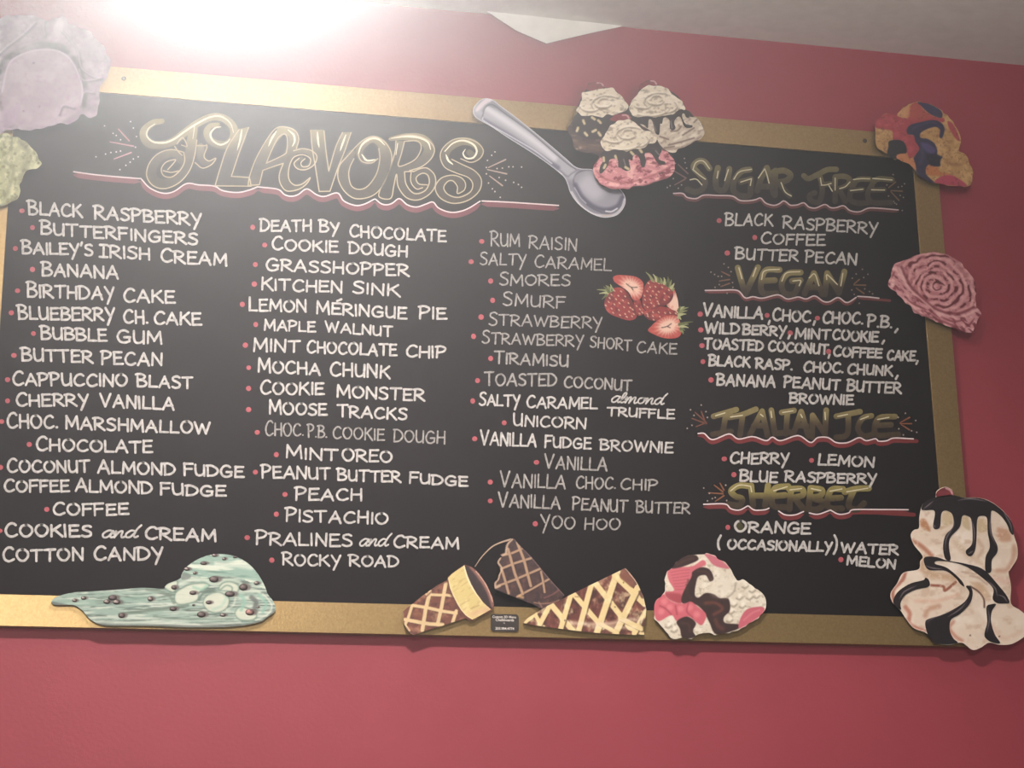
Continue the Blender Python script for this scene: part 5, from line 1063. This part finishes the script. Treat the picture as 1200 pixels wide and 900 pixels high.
# ---- small dark maker's plaque
T = crop(560, 705, .05)
PQ = [(320, 300), (350, 288), (910, 298), (935, 325), (960, 345), (958, 660), (935, 690), (905, 712), (350, 695), (325, 665), (302, 655), (304, 325)]
mb = MB(); mb.slab(T(np.array(PQ, float)), FR0 - 0.0025, FR0, None, step=2.5)
c = np.vstack(mb.v); pq = mb.build('name_plaque', M_PLAQUE, None, (c[:, 0].mean(), FR0, c[:, 2].min()))
tag(pq, 'tiny dark plaque with white print on the lower border between the cones', 'sign')
def print_line(text, x0, x1, yb, m, bold):
    cu = bpy.data.curves.new('print', 'FONT'); cu.body = text; cu.size = 1.0; cu.offset = 0.02 if bold else 0.0; cu.resolution_u = 2
    ob = bpy.data.objects.new('tmp_print', cu); col.objects.link(ob)
    dg = bpy.context.evaluated_depsgraph_get(); me = ob.evaluated_get(dg).to_mesh()
    V = np.array([tuple(v.co) for v in me.vertices]); Fc = [tuple(p.vertices) for p in me.polygons]
    ob.evaluated_get(dg).to_mesh_clear(); bpy.data.objects.remove(ob); bpy.data.curves.remove(cu)
    s = (x1 - x0) / (V[:, 0].max() - V[:, 0].min())
    px = np.stack([x0 + (V[:, 0] - V[:, 0].min()) * s, yb + (V[:, 0] - V[:, 0].min()) * s * .018 - V[:, 1] * s * 1.0], 1)
    mb = MB(); mb.add(at(T(px), FR0 - 0.0029), Fc)
    o = mb.build('printed_line', m, pq); o['label'] = 'white print reading ' + text
print_line('Custom 3D Menu', 340, 895, 380, M_PRINT, True)
print_line('Chalkboards', 415, 845, 455, M_PRINT, True)
print_line('by', 600, 640, 512, M_PRINT, False)
print_line('203.984.4774', 410, 850, 655, M_PRINT, True)

# ---- strawberries painted straight on the board
T = crop(680, 300, .13333)
def berry(seed, hl, seeds):
    def f(P):
        p = Paint(P, (158, 54, 54)); p.noise(40, 36, (120, 36, 40), .45, .75, .8, seed).noise(30, 26, (196, 92, 84), .58, .8, .7, seed + 1)
        for l, w in hl: p.line(l, w, (104, 34, 38), w, .6)
        for (x, y) in seeds: p.dots([(x + 3, y + 4)], 9, (96, 28, 32), 8, .7); p.line([(x - 4, y - 4), (x + 4, y + 4)], 9, (226, 186, 158), 5, .95, False)
        return p
    return f
def half(cx, cy, ang, mark):
    def f(P):
        p = Paint(P, (184, 74, 66)); d = np.hypot((P[:, 0] - cx) * math.cos(ang) + (P[:, 1] - cy) * math.sin(ang), 1.5 * (-(P[:, 0] - cx) * math.sin(ang) + (P[:, 1] - cy) * math.cos(ang)))
        a = np.arctan2(P[:, 1] - cy, P[:, 0] - cx); r = 150 + 18 * np.sin(a * 21)
        p.mix((224, 186, 166), 1 - sstep(.35, 1.0, d / r)); p.noise(30, 30, (206, 112, 96), .55, .8, .4, 3)
        for l in mark: p.line(l, 8, (76, 46, 40), 6, .9)
        return p
    return f
SB = BOARD_Y
def straw(outline, f, z, lab):
    o = panel('strawberry', T, outline, f, SB - z, SB + 0.0002, board, step=.85, mat=M_CHALKART, edge=(110, 40, 40)); o['label'] = lab; return o
def crown(spikes, root, parent):
    mb = MB()
    for i, (x, y) in enumerate(spikes):
        bx_, by_ = root[min(i, len(root) - 1)]
        p = T([(bx_, by_), ((bx_ + x) / 2 + 4, (by_ + y) / 2 - 4), (x, y)]); p = cr(p, 5)
        mb.ribbon(p, np.linspace(3.6, .7, len(p)), SB - 0.0012 - 0.0001 * (i % 3), 0.0005, [(126, 130, 84), (166, 166, 120), (92, 98, 58)][i % 3])
    o = mb.build('leaf_crown', M_CHALKART, parent); o['label'] = 'green leafy crown'
sq = lambda pts: pts
straw([(470, 390), (520, 380), (545, 450), (575, 490), (520, 524), (488, 490)], berry(41, [], [(525, 470), (520, 505), (545, 495), (495, 440)]), .0004, 'small red strawberry at the middle of the painted strawberries')
b6 = straw([(760, 430), (812, 370), (805, 290), (830, 300), (850, 360), (862, 420), (862, 520), (800, 470)], half(830, 420, 1.4, []), .0004, 'pale strawberry slice behind the painted strawberries')
b4 = straw([(560, 500), (620, 460), (720, 445), (800, 468), (850, 498), (855, 560), (760, 575), (660, 572), (590, 552)], berry(51, [([(580, 540), (660, 565), (760, 560)], 20)], [(590, 510), (640, 495), (690, 495), (745, 500), (790, 500), (640, 530), (700, 535), (595, 530), (840, 505), (645, 560)]), .0006, 'red strawberry lying above the lower half strawberry')
b2 = straw([(288, 190), (310, 172), (360, 167), (480, 180), (545, 222), (556, 272), (540, 352), (512, 385), (465, 385), (420, 312), (335, 252), (300, 225)], half(450, 275, .6, [[(405, 245), (450, 275), (500, 275)], [(445, 272), (465, 300)]]), .0008, 'halved strawberry at the top of the painted strawberries')
b1 = straw([(213, 430), (230, 350), (290, 285), (360, 280), (420, 330), (462, 410), (492, 490), (490, 545), (430, 566), (340, 542), (250, 500)], berry(61, [([(400, 300), (450, 400), (480, 500)], 26)], [(300, 305), (360, 312), (275, 340), (335, 350), (395, 355), (258, 370), (315, 380), (375, 390), (250, 405), (345, 415), (425, 415), (300, 425), (385, 450), (440, 455), (225, 435), (275, 462), (340, 475), (430, 490), (460, 470), (290, 500), (395, 510), (350, 520), (470, 510), (410, 535), (455, 530)]), .0010, 'red strawberry at the left of the painted strawberries')
crown([(148, 296), (168, 330), (205, 270), (225, 258), (265, 250), (190, 380), (240, 262), (275, 275)], [(255, 310), (240, 325), (250, 315), (255, 310), (272, 305), (230, 345), (262, 305), (280, 300)], b1)
b3 = straw([(545, 400), (558, 290), (600, 220), (650, 208), (735, 240), (812, 302), (814, 365), (772, 420), (690, 450), (595, 480), (555, 450)], berry(71, [([(810, 350), (770, 410), (690, 445)], 26)], [(600, 240), (645, 225), (690, 240), (615, 275), (660, 270), (720, 275), (590, 310), (640, 310), (690, 315), (740, 330), (780, 300), (565, 350), (620, 350), (670, 340), (780, 360), (570, 385), (615, 385), (670, 370), (740, 385), (625, 415), (680, 400), (690, 420), (565, 430), (590, 448), (648, 438)]), .0010, 'red strawberry at the centre of the painted strawberries')
crown([(578, 142), (640, 160), (668, 176), (700, 190), (735, 190), (772, 182), (800, 210), (826, 240), (780, 200), (825, 280)], [(635, 215), (670, 218), (690, 225), (715, 235), (740, 242), (760, 255), (780, 270), (800, 280), (770, 262), (812, 295)], b3)
b5 = straw([(595, 655), (620, 620), (650, 590), (720, 540), (790, 522), (850, 530), (882, 600), (888, 680), (845, 720), (740, 722), (650, 690)], half(775, 615, -.3, [[(715, 630), (760, 620), (800, 595)], [(765, 620), (790, 630)]]), .0012, 'halved strawberry at the bottom of the painted strawberries')
crown([(948, 452), (915, 445), (880, 440), (940, 480), (930, 510), (990, 578), (950, 600), (950, 630), (920, 655), (905, 685), (885, 560)], [(868, 480), (866, 470), (862, 480), (868, 500), (868, 520), (872, 600), (875, 610), (880, 620), (884, 640), (886, 655), (862, 540)], b5)
